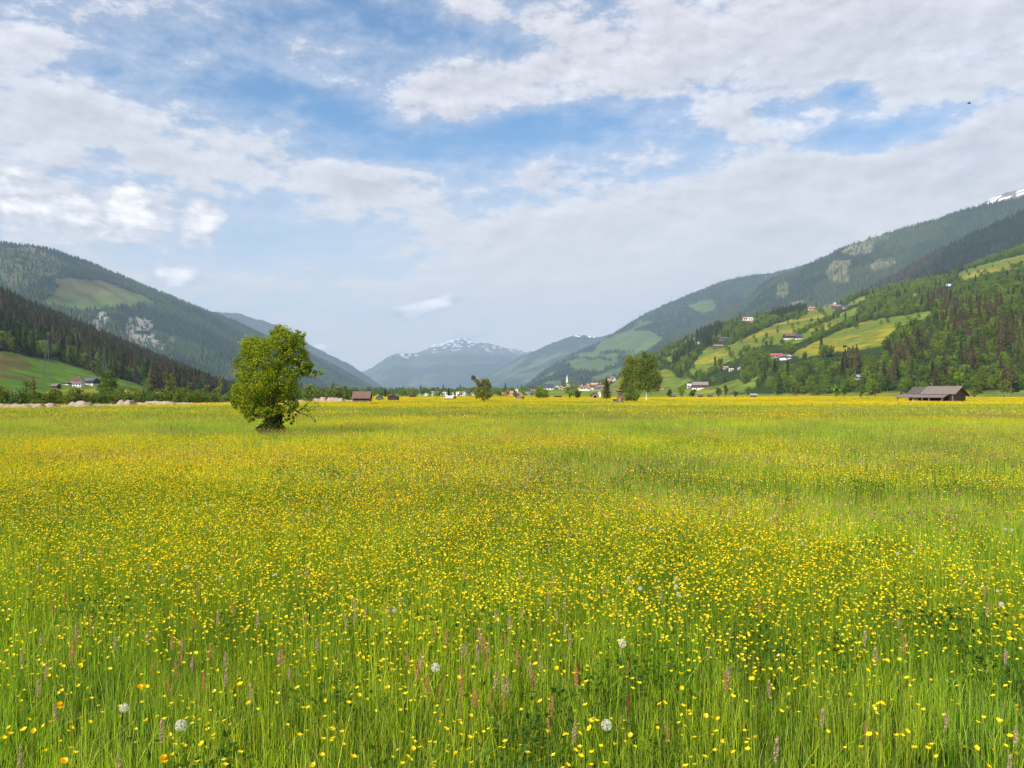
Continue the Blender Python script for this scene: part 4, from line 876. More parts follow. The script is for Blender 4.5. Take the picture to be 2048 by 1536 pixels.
for i_, (px, py, hw, top, brn, lb) in enumerate([(1364, 791, 10, 764, 0, 'leafy roadside tree close to the long barn with white base'), (1385, 791, 8, 772, 0, 'small round tree in front of the long barn with white base'), (1437, 790, 8, 768, 1, 'brownish shrubby tree beside the row of tiny sheds'),
        (1450, 790, 7, 763, 1, 'narrow brown tree beside the row of tiny sheds'), (1470, 789, 6, 773, 1, 'thin bare tree between the tiny sheds'), (1592, 789, 12, 754, 1, 'brown leafed tree at the foot of the hillside wood'), (1672, 788, 12, 759, 0, 'dark leafy tree with forked trunk in front of the yellow cottage'),
        (1688, 788, 9, 762, 0, 'leafy tree close by the blue-roofed house'), (1722, 787, 11, 757, 0, 'wide leafy tree under the blue-roofed house'), (1751, 787, 5, 760, 1, 'thin brown dry tree at the hillside foot'), (1804, 784, 4, 771, 0, 'little green tree just behind the hay barn'),
        (2008, 790, 12, 752, 0, 'bright green round tree at the hillside foot beyond the hay barn'), (1950, 787, 5, 764, 1, 'bare thin tree behind the hay barn gable'), (1340, 790, 8, 772, 0, 'dark garden tree beside the little white house')]):
    Yt = 300 + (i_ % 4) * 12; h_ = py - top; nl = 5; rq = np.random.default_rng(500 + i_)
    lob = [(px + (rq.random() - .5) * hw * .9, top + h_ * (.22 + .5 * k / nl), hw * (.45 + .25 * rq.random()), h_ * .22) for k in range(nl)]
    own_tree('leafy_tree', lb, 'tree', px, py, lob, 380 if brn else 800, 2.3, [(.10, .085, .045), (.08, .075, .04)] if brn else [GREENS, DEEP, OLIVE][i_ % 3], seed=520 + i_, Y=Yt, trunk_px=2)
own_tree('leafy_tree', 'wide dark tree rising above the bushes near the white farm', 'tree', 216, 806, [(210, 758, 10, 14), (222, 762, 12, 16), (216, 775, 18, 14), (205, 780, 12, 10), (230, 782, 10, 10)], 2600, 2.4, DEEP, seed=31, Y=190)
for i_, (px, top, w, lb) in enumerate([(52, 760, 18, 'loose olive tree standing in the bushes by the tall pylon'), (68, 757, 13, 'taller thin olive tree beside the tall pylon'), (300, 752, 14, 'olive poplar rising from the bush belt near the farm'), (334, 744, 14, 'first of three tall thin trees in the bush belt'), (347, 741, 17, 'tallest thin tree in the bush belt, reddish at its top'),
        (378, 764, 9, 'small pointed tree by the far pylon'), (413, 769, 16, 'pale yellowish poplar close to the lone tree'), (438, 753, 13, 'grey-green pointed tree close to the lone tree'), (672, 771, 14, 'pale poplar behind the gravel mounds'), (691, 769, 10, 'thin poplar beside the brown hut')]):
    rq = np.random.default_rng(600 + i_); hh = 803 - top
    lob = [(px + (rq.random() - .5) * w * .3, top + hh * (.12 + .75 * k / 6), w * (.20 + .26 * math.sin(math.pi * (k + 1) / 8)), hh * .13) for k in range(6)]
    own_tree('poplar_tree', lb, 'tree', px, 803, lob, 620, 2.3, [OLIVE, WIL, [(.14, .15, .05), (.12, .14, .04)]][2 if i_ in (6, 8) else i_ % 2], seed=620 + i_, Y=210 + 9 * (i_ % 3), trunk_px=2)
# ---- belt of bushes behind the gravel
rq = np.random.default_rng(9)
for k in range(130):
    if k < 84: px = -20 + 495 * k / 84 + rq.normal() * 4; Yb = 114 + 34 * rq.random() + .085 * max(px, 0); h_ = (13 + 18 * rq.random()) / F * Yb * (1.0 if px < 400 else .8); lb = 'olive green bush in the belt behind the gravel bank'; gp = 'bushes behind the gravel bank'
    elif k < 104: px = 580 + 6.3 * (k - 84) + rq.normal() * 2; Yb = 230 + 70 * rq.random(); h_ = (14 + 12 * rq.random()) / F * Yb; lb = 'green bush behind the gravel mounds near the brown hut'; gp = 'bushes near the brown hut'
    else: px = 745 + 330 * (k - 104) / 26 + rq.normal() * 3; Yb = 420 + 200 * rq.random(); h_ = (8 + 8 * rq.random()) / F * Yb; lb = 'distant dark green tree clump in front of the factory halls' if px > 840 else 'distant dark green bush beyond the pair of huts'; gp = 'far bushes by the factory halls' if px > 840 else 'far bushes beyond the pair of huts'
    tree_copy('bush', k % 3, 'bush', ((px - 1024) / F * Yb, Yb, -.1), h_ * (1.15 if k % 5 == 0 else .95), rq.random() * 6, label=lb, cat='bush', group=gp)
# ================================================================== BUILDINGS
_mc = {}
def mcol(col, kind='wall'):
    key = (tuple(round(c_, 3) for c_ in col), kind)
    if key not in _mc:
        if kind == 'wood': _mc[key] = m_plain('weathered boards', col, nscale=2.2, var=.38, stretch=(1, 1, 7), bump=.3)
        elif kind == 'roof': _mc[key] = m_plain('roofing', col, nscale=1.3, var=.22, stretch=(3, 3, 1), bump=.2, rough=.7)
        else: _mc[key] = m_plain('plaster', col, nscale=.8, var=.10, rough=.85)
    return _mc[key]
M_glass = m_plain('window glass', (.03, .035, .045), rough=.15, var=.1, spec=.6)
WOODC, DARKW, WHITE = (.095, .065, .05), (.045, .035, .032), (.60, .57, .52)
def house(name, label, cat, px, py, w, hw, hr, Y=None, ridge=None, face='eave', yaw=0, wall=WHITE, wk='wall', roof=(.12, .08, .07), depth=None, win=3, rows=1, over=1.0, base=None, upper=None, door=True, chimney=False, group=None, sink=.4, opening=None):
    if ridge is not None: loc = ridge.at(px, py); Y = loc[1]; loc = (loc[0], loc[1], loc[2] - sink * .5)
    else: Y = Y or gy(py); loc = ((px - 1024) / F * Y, Y, 0.0)
    m = Y / F; W_, A, B = w * m, hw * m, hr * m; D = depth * m if depth else W_ * (.75 if face == 'eave' else 1.2)
    e = empty(name, loc, R(yaw), label=label, cat=cat, group=group)
    x0, x1, y0, y1 = -W_ / 2, W_ / 2, 0, D; ov = over * m
    mb = MB(); zb = -sink * 2
    if face == 'gable':
        vs = [(x0, y0, zb), (x1, y0, zb), (x1, y0, A), (0, y0, A + B), (x0, y0, A), (x0, y1, zb), (x1, y1, zb), (x1, y1, A), (0, y1, A + B), (x0, y1, A)]
    elif face == 'eave':
        vs = [(x0, y1, zb), (x0, y0, zb), (x0, y0, A), (x0, D / 2, A + B), (x0, y1, A), (x1, y1, zb), (x1, y0, zb), (x1, y0, A), (x1, D / 2, A + B), (x1, y1, A)]
    fs = [(0, 1, 2, 3, 4), (9, 8, 7, 6, 5), (0, 5, 6, 1), (1, 6, 7, 2), (2, 7, 8, 3), (3, 8, 9, 4), (4, 9, 5, 0)]
    if face == 'flat': mb.box(x0, x1, y0, y1, zb, A)
    else: mb.add(vs, fs)
    mb.build('wall', mcol(wall, wk), e)
    rb = MB(); t = max(.12, .5 * m)
    if face == 'flat': rb.box(x0 - ov * .4, x1 + ov * .4, y0 - ov * .4, y1 + ov * .4, A + .003, A + max(t, B))
    else:
        half = W_ / 2 if face == 'gable' else D / 2; sl_ = B / half; dn_ = ov * sl_
        for sg in (-1, 1):
            e0 = (half + ov) * sg
            if face == 'gable':
                q = [(0, y0 - ov, A + B + .02), (e0, y0 - ov, A - dn_ + .02), (e0, y1 + ov, A - dn_ + .02), (0, y1 + ov, A + B + .02)]
            else: q = [(x0 - ov, D / 2, A + B + .02), (x0 - ov, D / 2 + e0, A - dn_ + .02), (x1 + ov, D / 2 + e0, A - dn_ + .02), (x1 + ov, D / 2, A + B + .02)]
            rb.add(q + [(a_, b_, c_ + t) for a_, b_, c_ in q], [(0, 1, 2, 3), (7, 6, 5, 4), (0, 4, 5, 1), (1, 5, 6, 2), (2, 6, 7, 3), (3, 7, 4, 0)])
    ro = rb.build('roof', mcol(roof, 'roof'), e)
    if chimney:
        cb = MB(); cb.box(W_ * .15, W_ * .15 + 1.0 * m, D * .45, D * .45 + 1.0 * m, A + B * .6, A + B + 2.0 * m); cb.build('chimney', mcol((.35, .28, .24)), ro)
    if base:
        bb = MB(); bb.box(x0 - .04, x1 + .04, y0 - .05, y1 + .04, zb, A * .34); bb.build('plinth', mcol(base), e)
    if upper:
        ub = MB(); ub.box(x0 - .05, x1 + .05, y0 - .06, y1 + .05, A * .55, A - .01); ub.build('timber_storey', mcol(upper, 'wood'), e)
    if opening:
        ob = MB(); ob.box(opening[0] * W_ - W_ / 2, opening[1] * W_ - W_ / 2, y0 - .03, y0 + .02, opening[2] * A, opening[3] * A); ob.build('opening_shade', mcol((.006, .005, .005)), e)  # near-black panel on the solid wall paints the shaded inside
    if win:
        ww = min(W_ / (win * 2.2), 1.6 * m + .5)
        for rw in range(rows):
            for k in range(win):
                cx_ = x0 + W_ * (k + .5) / win; z_ = A * ((rw + .5) / rows) if rows > 1 else A * .58; hh = min(A / rows * .45, ww * 1.3)
                wb = MB(); wb.box(cx_ - ww / 2, cx_ + ww / 2, y0 - .09, y0 + .02, z_ - hh / 2, z_ + hh / 2); wb.build('window', M_glass, e)
    if door and win:
        db = MB(); dw = max(.9, W_ * .07); db.box(x0 + W_ * .26 - dw / 2, x0 + W_ * .26 + dw / 2, y0 - .08, y0 + .02, .0, min(2.1, A * .45)); db.build('door', mcol((.10, .05, .03), 'wood'), e)
    return e
# huts on the plain
house('hay_hut', 'brown wooden hut with a large reddish plank roof', 'hut', 722, 807, 34, 11, 12, wall=(.10, .07, .055), wk='wood', roof=(.15, .085, .065), win=0, over=1.5, depth=24, opening=(.06, .97, .62, .97))
house('hay_hut', 'small dark hut with an open gable front and pale corner posts', 'hut', 758, 803, 12, 6.5, 4, face='gable', wall=(.16, .13, .115), wk='wood', roof=(.05, .035, .03), win=0, opening=(.28, .74, 0, .85))
house('hay_hut', 'dark gabled hut with a white patch at its corner', 'hut', 785, 803.5, 19, 9, 5, face='gable', wall=DARKW, wk='wood', roof=(.06, .045, .04), win=0, base=None, opening=(.05, .2, 0, .3))
house('low_shed', 'low dark shed leaning between two gabled huts', 'shed', 747, 803, 9, 5, .6, face='flat', wall=DARKW, wk='wood', roof=(.05, .04, .035), win=0, Y=122)
house('hay_hut', 'small hut with pale walls and a square dark opening beside the spruce', 'hut', 1190, 798.5, 16, 7.5, 5, face='gable', wall=(.22, .18, .15), wk='wood', roof=(.05, .035, .03), win=0, opening=(.36, .68, .35, 1.05))
house('hay_hut', 'reddish wooden gabled hut near the orange building', 'hut', 1037, 794.5, 11, 6, 4.5, face='gable', wall=(.26, .15, .10), wk='wood', roof=(.06, .04, .035), win=0, Y=230, opening=(.3, .42, .2, .5))
house('low_shed', 'dark lean-to beside the reddish gabled hut', 'shed', 1046, 794, 6, 5, 1, face='flat', wall=DARKW, wk='wood', roof=(.07, .05, .04), win=0, Y=235)
house('hay_hut', 'dark shed with a bright grey tilted roof under the slim spruce', 'shed', 898, 795.5, 17, 3.5, 4, wall=DARKW, wk='wood', roof=(.36, .38, .42), win=0, Y=240, yaw=-25)
house('hay_hut', 'tiny black hut beside the grey-roofed shed', 'hut', 908, 793.5, 5, 4, 3, face='gable', wall=DARKW, wk='wood', roof=(.05, .04, .04), win=0, Y=260)
house('low_shed', 'long low dark shed in the grass between two round trees', 'shed', 1116, 791.5, 14, 3.2, 1.2, wall=(.07, .055, .06), wk='wood', roof=(.10, .08, .08), win=0, Y=330)
house('hay_hut', 'little purple-brown hut near the white cottage', 'hut', 1346, 790.5, 11, 4, 3, wall=(.13, .09, .09), wk='wood', roof=(.12, .09, .09), win=0, Y=330, base=(.5, .45, .4))
house('hay_hut', 'first tiny dark shed from the long barn', 'shed', 1402, 789.5, 8, 3, 2.2, wall=DARKW, wk='wood', roof=(.09, .07, .065), win=0, Y=380)
house('hay_hut', 'second tiny dark shed from the long barn', 'shed', 1421, 789.5, 8, 3, 2.2, wall=DARKW, wk='wood', roof=(.09, .07, .065), win=0, Y=380)
house('hay_hut', 'grey-roofed open shed at the hillside foot', 'shed', 1507, 788.5, 12, 3.6, 3, wall=DARKW, wk='wood', roof=(.24, .22, .22), win=0, Y=400, yaw=-14)
house('hay_hut', 'dark red shed with an orange tarpaulin', 'shed', 825, 793, 12, 4, 2, wall=(.16, .04, .03), wk='wood', roof=(.04, .03, .03), win=0, Y=330)
# factory halls and village
FAC = [('long white hall with a green roof edge', 846, 791.5, 15, 5, .8, (.66, .68, .66), (.10, .28, .22), 0), ('low grey hall beside the green-edged hall', 857, 791.5, 9, 3.5, .5, (.42, .42, .44), (.4, .38, .36), 0), ('big plain white hall with rows of windows', 872, 792, 19, 8.5, .6, (.82, .81, .79), (.45, .44, .42), 5),
       ('white hall with a grey-green flat roof', 888, 791, 15, 7, 1.2, (.72, .72, .70), (.30, .38, .36), 3), ('bright white hall with a red-brown roof strip', 921, 791.5, 18, 8, 1.0, (.86, .85, .83), (.42, .17, .11), 4), ('orange flat building with cars in front', 1010, 791, 20, 7, .8, (.62, .26, .13), (.45, .18, .10), 4)]
for lb, px, py, w, a_, b_, wc, rc, wn in FAC: house('factory_hall', lb, 'building', px, py, w, a_, b_, Y=520 + (px % 7) * 12, face='flat', wall=wc, roof=rc, win=wn, rows=2 if wn >= 4 else 1)
V0 = Ridge('rise', crest=[(900, 790), (1000, 789), (1050, 785), (1090, 779), (1140, 776), (1200, 773), (1300, 773), (1400, 784), (1600, 790)], dc=[(900, 1300), (1600, 1200)], df=[(900, 640), (1600, 600)], relief=.0, x0=880, x1=1600, nv=40, footz=-1, step=6)
V0.build(lambda s, PX, PY, X, Y, Z: np.zeros(X.shape + (3,)) + np.array((.13, .17, .03)) * (.7 + .6 * fbm(X / 40, Y / 60, 4)[..., None]), M_land, 'village_slope', 'gentle green rise below the village')
RB, OR, GB, BL = (.22, .12, .085), (.50, .20, .12), (.11, .085, .08), (.05, .06, .09)
VIL = [  # label, px, py, w, wall, roof px, face, wall colour, roof colour, on
    ('dark house with a navy gabled roof beside the white red-striped hall', 934, 790, 12, 6, 4, 'eave', (.55, .5, .45), BL, 0), ('beige house behind the willow', 944, 789, 8, 6, 2, 'gable', (.6, .5, .42), RB, 0), ('small white house just past the willow', 982, 789.5, 7, 4, 2, 'eave', WHITE, (.4, .4, .4), 0),
    ('small white house over the factory hall roofs', 904, 786, 6, 5, 2, 'gable', (.8, .78, .7), GB, 0), ('house with an orange roof behind the orange building', 1021, 787, 10, 5, 3.5, 'eave', (.6, .4, .3), OR, 0), ('orange-roofed long house by the white silo', 1036, 788, 14, 4, 2, 'eave', (.55, .38, .3), OR, 0),
    ('glassy blue-grey building near the round tree', 1057, 789, 13, 7, 1, 'flat', (.25, .3, .36), (.16, .17, .2), 0), ('brown block with a wide dark roof near the round tree', 1068, 787, 13, 9, 2.5, 'eave', (.24, .16, .13), RB, 0), ('large pink-white inn with a navy hipped roof', 1097, 780, 19, 5.5, 6.5, 'eave', (.72, .6, .52), BL, 1),
    ('white chalet with wooden balcony beside the navy-roofed inn', 1114, 778.5, 10, 5.5, 3, 'gable', WHITE, RB, 1), ('red-brown chalet close to the church', 1122, 777.5, 8, 5, 3, 'gable', (.5, .25, .17), GB, 1), ('white gabled house just under the church', 1127, 779, 7, 4, 2.5, 'gable', WHITE, RB, 1),
    ('grey-roofed house behind the sparse tree', 1149, 776, 9, 4, 3, 'eave', (.6, .52, .45), GB, 1), ('brown-roofed house right of the sparse tree'.replace('right of', 'past'), 1157, 777.5, 8, 4, 3, 'eave', (.65, .58, .5), RB, 1), ('dark-roofed chalet above the long white wall', 1165, 775.5, 10, 4.5, 3.5, 'gable', (.5, .42, .36), GB, 1),
    ('cream house with a low red roof above the white wall', 1171, 778, 8, 3.5, 2.5, 'eave', (.7, .62, .5), RB, 1), ('orange-walled tall house in the village middle', 1176, 774, 7, 6, 2.5, 'gable', (.62, .32, .18), RB, 1), ('long village hall with a salmon roof', 1192, 772, 19, 4.5, 3, 'eave', (.5, .4, .34), (.58, .27, .18), 1),
    ('wide dark house under the salmon-roofed hall', 1188, 776.5, 15, 4, 3, 'eave', (.36, .3, .27), GB, 1), ('red-walled house with grey roof at the village edge', 1201, 777.5, 16, 4, 3, 'eave', (.45, .22, .16), (.2, .15, .14), 1), ('white gabled cottage below the village', 1184, 780.5, 8, 3.5, 2.5, 'gable', (.78, .74, .66), RB, 1),
    ('small house half hidden by the conical spruce', 1196, 781, 9, 3.5, 2.5, 'eave', (.6, .5, .42), GB, 1), ('brown chalet near the spruce top', 1228, 783, 9, 5, 3, 'gable', (.35, .2, .14), RB, 1)]
for lb, px, py, w, a_, b_, fc, wc, rc, on in VIL:
    house('village_house', lb, 'house', px, py, w, a_, b_, Y=600 + (px % 9) * 14 if not on else None, ridge=V0 if on else None, face=fc, wall=wc, roof=rc, win=3 if w > 9 else 2, over=.8)
M_w = mcol((.78, .76, .72))
def tower(name, label, px, py, w, h, spire, Y=None, ridge=None, roofc=(.2, .3, .27), wc=(.78, .76, .70)):
    if ridge: loc = ridge.at(px, py); Y = loc[1]
    else: loc = ((px - 1024) / F * Y, Y, 0)
    m = Y / F; e = empty(name, loc, label=label, cat='tower' if name != 'church' else 'church'); b = MB(); b.box(-w * m / 2, w * m / 2, -w * m / 2, w * m / 2, -3, h * m); b.build('tower_wall', mcol(wc), e)
    s_ = MB(); k = w * m * .62; s_.add([(-k, -k, h * m + .01), (k, -k, h * m + .01), (k, k, h * m + .01), (-k, k, h * m + .01), (0, 0, (h + spire) * m)], [(3, 2, 1, 0), (0, 1, 4), (1, 2, 4), (2, 3, 4), (3, 0, 4)]); s_.build('spire' if spire > 4 else 'roof', mcol(roofc, 'roof'), e)
    wb = MB(); wb.box(-w * m * .15, w * m * .15, -w * m / 2 - .08, -w * m / 2 + .02, h * m * .6, h * m * .85); wb.build('belfry_window' if spire > 4 else 'window', M_glass, e); return e, m
e, m = tower('church', 'pale church with a tall thin pointed steeple in the village', 1134, 776, 3.6, 14, 14, ridge=V0, roofc=(.55, .55, .45))
nb_ = MB(); w_ = 9 * m; nb_.add([(1.8 * m, -2 * m, -2), (w_, -2 * m, -2), (w_, 3 * m, -2), (1.8 * m, 3 * m, -2), (1.8 * m, -2 * m, 5 * m), (w_, -2 * m, 5 * m), (w_, 3 * m, 5 * m), (1.8 * m, 3 * m, 5 * m), (1.8 * m, .5 * m, 8 * m), (w_, .5 * m, 8 * m)],
    [(0, 1, 5, 4), (1, 2, 6, 9, 5), (2, 3, 7, 6), (3, 0, 4, 8, 7), (4, 5, 9, 8), (6, 7, 8, 9)]); nb_.build('nave', mcol(WHITE), e)
tower('grain_silo', 'white round-topped silo tower behind the reddish hut', 1033.5, 789, 5.5, 13, 2.5, Y=560, roofc=(.3, .3, .32))
tower('white_tower', 'small white tower house next to the conical spruce', 1199, 789, 5, 8, 2.5, Y=420, roofc=(.45, .42, .4))
wl = MB(); L_ = V0.at(1158, 781.5); L2_ = V0.at(1178, 782); wl.beam(Vector(L_) + Vector((0, 0, .8)), Vector(L2_) + Vector((0, 0, .8)), .4, 2.0); o = wl.build('garden_wall', mcol((.72, .68, .55))); tag(o, 'long low cream wall below the village houses', 'wall')
# farms on the slopes
HILL = [
    (L1, 'farmhouse', 'white farmhouse with a red-brown roof and wooden gable', 148, 771, 21, 10, 7, 'eave', WHITE, (.12, .045, .038), -18, dict(chimney=True, win=4, rows=2)),
    (L1, 'farmhouse', 'bright white square house in front of the red-roofed farmhouse', 153, 775, 16, 8.5, 3.5, 'eave', (.82, .8, .76), (.17, .13, .11), 14, dict(win=3, rows=2)),
    (L1, 'barn', 'long dark timber barn with a grey roof and white lower wall', 175, 769.5, 26, 8, 6, 'eave', (.05, .045, .05), (.10, .095, .11), -16, dict(wk='wood', base=WHITE, win=0)),
    (L1, 'barn', 'small dark barn with brown roof, lowest of the farm', 107, 775.5, 15, 4.5, 4, 'eave', DARKW, (.17, .11, .085), -12, dict(wk='wood', win=0)),
    (L1, 'shed', 'flat-roofed open shed between the farmhouse and the small barn', 129, 769.5, 14, 4.5, 1, 'flat', (.06, .05, .06), (.12, .10, .12), 0, dict(wk='wood', win=0, base=WHITE)),
    (L1, 'cottage', 'tiny white cottage behind the wide dark tree', 217, 763.5, 7, 3.5, 2.5, 'gable', WHITE, GB, 0, {}),
    (R1, 'barn', 'long dark brown barn with a white base at the hill foot', 1401, 778.5, 30, 9, 6, 'eave', (.085, .05, .045), (.23, .18, .16), -8, dict(wk='wood', base=(.8, .78, .74), win=4)),
    (R1, 'cottage', 'white-roofed cottage joined to the long dark brown barn', 1380, 775.5, 10, 5, 3, 'eave', (.5, .42, .38), (.55, .52, .5), 0, {}),
    (R1, 'barn', 'dark brown farm barn in the middle of the hillside meadows', 1581, 678.5, 19, 7, 4.5, 'eave', (.06, .04, .035), (.14, .09, .08), 8, dict(wk='wood', win=0, base=(.6, .55, .5))),
    (R1, 'farmhouse', 'navy-roofed farmhouse beside the middle hillside barn', 1598, 678.5, 12, 6, 4, 'eave', (.09, .07, .08), BL, -10, dict(wk='wood', base=WHITE, win=3)),
    (R1, 'barn', 'long red-roofed barn at the edge of the bright hillside meadow', 1554, 715.5, 24, 5, 4, 'eave', (.36, .28, .24), (.34, .10, .08), -4, dict(win=3)),
    (R1, 'farmhouse', 'white and dark farmhouse beside the red-roofed barn', 1578, 718.5, 18, 6.5, 4, 'gable', (.75, .72, .68), (.16, .12, .11), 10, dict(win=3, upper=(.07, .05, .045))),
    (R1, 'barn', 'long flat brown-roofed barn among trees on the hillside', 1438, 695.5, 18, 3.5, 3, 'eave', (.14, .09, .07), (.24, .16, .13), 5, dict(wk='wood', win=0)),
    (R1, 'farmhouse', 'dark chalet group above the flat brown-roofed barn', 1449, 680.5, 15, 3.5, 3, 'eave', (.18, .14, .13), (.08, .075, .09), 0, {}),
    (R1, 'cottage', 'small white cottage low among leafy trees near the hedge', 1395, 689, 8, 3.5, 2.5, 'gable', WHITE, (.5, .45, .4), 0, {}),
    (R1, 'cottage', 'white cottage hidden in the lower hillside wood', 1463, 742, 8, 3.5, 2, 'eave', WHITE, (.4, .38, .36), 0, {}),
    (R1, 'cottage', 'pink-walled cottage in the lower hillside wood', 1452, 737.5, 9, 3.2, 2, 'eave', (.6, .45, .4), (.34, .22, .19), 0, {}),
    (R1, 'cottage', 'white gabled cottage at the wood edge above a meadow', 1479, 738.5, 5, 4, 2, 'gable', (.8, .78, .74), GB, 0, {}),
    (R1, 'farmhouse', 'red-roofed white farm on the wooded crest above bare earth', 1491, 641, 8, 4.5, 2.5, 'eave', (.7, .6, .55), (.42, .18, .13), 0, {}),
    (R1, 'farmhouse', 'plain white farm on the wooded crest above bare earth', 1501, 640.5, 9, 4, 2, 'eave', (.82, .8, .76), (.5, .46, .42), 0, {}),
    (R1, 'cottage', 'orange cottage with a red roof on the upper meadow edge', 1623.5, 620.5, 10, 4.5, 2.5, 'eave', (.66, .35, .22), (.45, .14, .09), 0, {}),
    (R1, 'barn', 'red-brown barn topping the upper hillside meadow', 1674, 617, 15, 5, 3, 'eave', (.13, .06, .05), (.22, .15, .13), -10, dict(wk='wood', win=0, sink=1)),
    (R1, 'cottage', 'low dark cottage beside the red-brown barn', 1693, 616, 11, 3.5, 2.5, 'eave', (.3, .26, .22), (.08, .07, .08), 0, dict(sink=1)),
    (R1, 'farmhouse', 'white tall farmhouse behind the red-brown barn', 1669, 611, 7, 5, 3, 'gable', (.8, .76, .7), GB, 0, dict(sink=1)),
    (R1, 'cottage', 'yellowish cottage at the top of the upper meadow', 1664, 612, 6, 3, 2, 'gable', (.62, .45, .22), RB, 0, dict(sink=1)),
    (R1, 'shed', 'white metal-roofed shed alone high in the hillside wood', 1900, 572, 7, 3.5, 1, 'flat', (.75, .75, .75), (.7, .7, .72), 0, dict(win=0)),
    (R1, 'shed', 'tiny black hay shed alone on the bright hillside meadow', 1691, 694.5, 5, 2.6, 1.6, 'eave', (.03, .025, .025), (.03, .025, .025), 12, dict(wk='wood', win=0)),
    (R1, 'farmhouse', 'yellow house with a blue metal roof in the wood', 1714, 760, 18, 7, 4, 'eave', (.62, .45, .2), (.22, .27, .38), 6, dict(win=3)),
    (R1, 'cottage', 'tiny yellow cottage under tall trees', 1672, 780, 7, 3.4, 2, 'eave', (.75, .58, .28), (.4, .3, .2), 0, {}),
    (R1, 'cottage', 'little white house with a red roof below the hillside', 1322, 783.5, 10, 4.5, 2.5, 'eave', WHITE, (.34, .13, .1), 0, {}),
    (R1, 'farmhouse', 'orange-brown chalet on the slope above the village', 1227, 757, 10, 4.5, 3, 'gable', (.5, .28, .18), (.4, .2, .14), 0, {}),
    (R1, 'farmhouse', 'red-roofed chalet on the slope above the village', 1217, 761, 8, 4, 2.5, 'eave', (.6, .5, .42), (.42, .2, .15), 0, {}),
    (R1, 'cottage', 'small white gabled house below the two slope chalets', 1228.5, 762, 6, 3.6, 2.4, 'gable', (.84, .8, .76), RB, 0, {})]
for rg, nm, lb, px, py, w, a_, b_, fc, wc, rc, yw, kw in HILL:
    kw = dict(kw); kw.setdefault('win', 2); house(nm, lb, {'cottage': 'house', 'farmhouse': 'house'}.get(nm, nm), px, py, w, a_, b_, ridge=rg, face=fc, wall=wc, roof=rc, yaw=yw, over=.9, **kw)
# ---- the big hay barn
Yb = gy(806); mb_ = Yb / F; e = empty('hay_barn', ((1905 - 1024) * mb_, Yb, 0), R(-54), label='long weathered hay barn with a lean-to roof on posts', cat='barn')
Lb, Db, A, B = 8.9, 5.2, 1.8, 1.4
RW = m_plain('old roof boards', (.17, .132, .115), nscale=1.6, var=.28, stretch=(5, 1, 1), bump=.4); RD = m_plain('dark roof boards', (.09, .075, .07), nscale=1.6, var=.25, stretch=(5, 1, 1), bump=.4)
LOG = m_plain('grey logs', (.16, .115, .09), nscale=2, var=.4, stretch=(1, 1, 5), bump=.5); INN = mcol((.02, .016, .014), 'wood')
b = MB(); b.box(-Lb, 0, .05, .15, 0, A); b.box(-Lb, -Lb + .1, .2, Db, 0, A + .1); b.box(-Lb, 0, Db - .1, Db, 0, A); b.build('inner_wall', INN, e)
b = MB()
for k in range(8): z_ = .05 + k * .24; b.box(-.16 + .02 * (k % 2), .06, .0 if k % 2 else .03, Db, z_, z_ + .15)
b.build('log_gable', LOG, e)
b = MB()
for k in range(5): z_ = A + .12 + k * .24; q = 1 - (z_ + .2 - A) / B; b.box(-.1, .03, Db / 2 - Db / 2 * q, Db / 2 + Db / 2 * q, z_, z_ + .17)
b.box(-.05, .05, Db / 2 - .08, Db / 2 + .08, A, A + B - .05); b.build('gable_boards', LOG, e)
b = MB()
for yy in (.1, Db - .1): b.box(-.1, .12, yy - .1, yy + .1, 0, A)
b.build('corner_post', LOG, e)
def slab(x0, x1, ya, za, yb, zb_, t=.09):
    b = MB(); q = [(x0, ya, za), (x1, ya, za), (x1, yb, zb_), (x0, yb, zb_)]; b.add(q + [(p[0], p[1], p[2] + t) for p in q], [(0, 1, 2, 3)[::-1], (4, 5, 6, 7), (0, 1, 5, 4), (1, 2, 6, 5), (2, 3, 7, 6), (3, 0, 4, 7)]); return b
s = slab(-Lb - .4, .7, -.15, A - .06, Db / 2, A + B); s.build('roof', RD, e); s = slab(-Lb - .4, .7, Db + .7, A - .38, Db / 2, A + B); s.build('roof', RW, e)
slab(-Lb + 2.6, .78, -.35, A - .04, Db / 2 + .05, A + B + .13).build('roof_sheet', RW, e)
slab(-Lb - 1.6, -.6, -2.5, A - .72, .1, A - .12, .1).build('lean_to_roof', RW, e)
for k, xx in enumerate([-Lb - 1.2, -Lb + 1.2, -Lb + 3.9, -3.6, -1.0]):
    b = MB(); b.box(xx - .09, xx + .09, -2.3, -2.12, 0, A - .72); b.beam((xx, -2.2, A - 1.15), (xx + .45, -2.2, A - .72), .1); b.build('post', LOG, e)
b = MB(); b.beam((-Lb - 1.6, -2.2, A - .70), (-.6, -2.2, A - .70), .12); b.build('eave_beam', LOG, e)
b = MB(); b.beam((.4, Db / 2, A + B - .15), (.4, Db + .7, A - .5), .12); b.beam((.4, Db / 2, A + B - .15), (.4, -.2, A - .2), .12); b.build('barge_board', mcol((.05, .04, .035), 'wood'), e)
hb_ = MB(); hb_.tube([(0, -.6, 0), (0, -.55, 0), (0, .55, 0), (0, .6, 0)], [.5, .62, .62, .5], 16); bo = hb_.build('hay_bale', m_plain('hay', (.36, .27, .15), nscale=9, var=.4, bump=.5), smooth=True); P_ = e.matrix_basis @ Vector((-Lb + 2.0, -1.2, .62)); bo.location = P_; bo.rotation_euler = (0, 0, R(-20)); tag(bo, 'round hay bale under the lean-to of the long barn', 'hay bale')
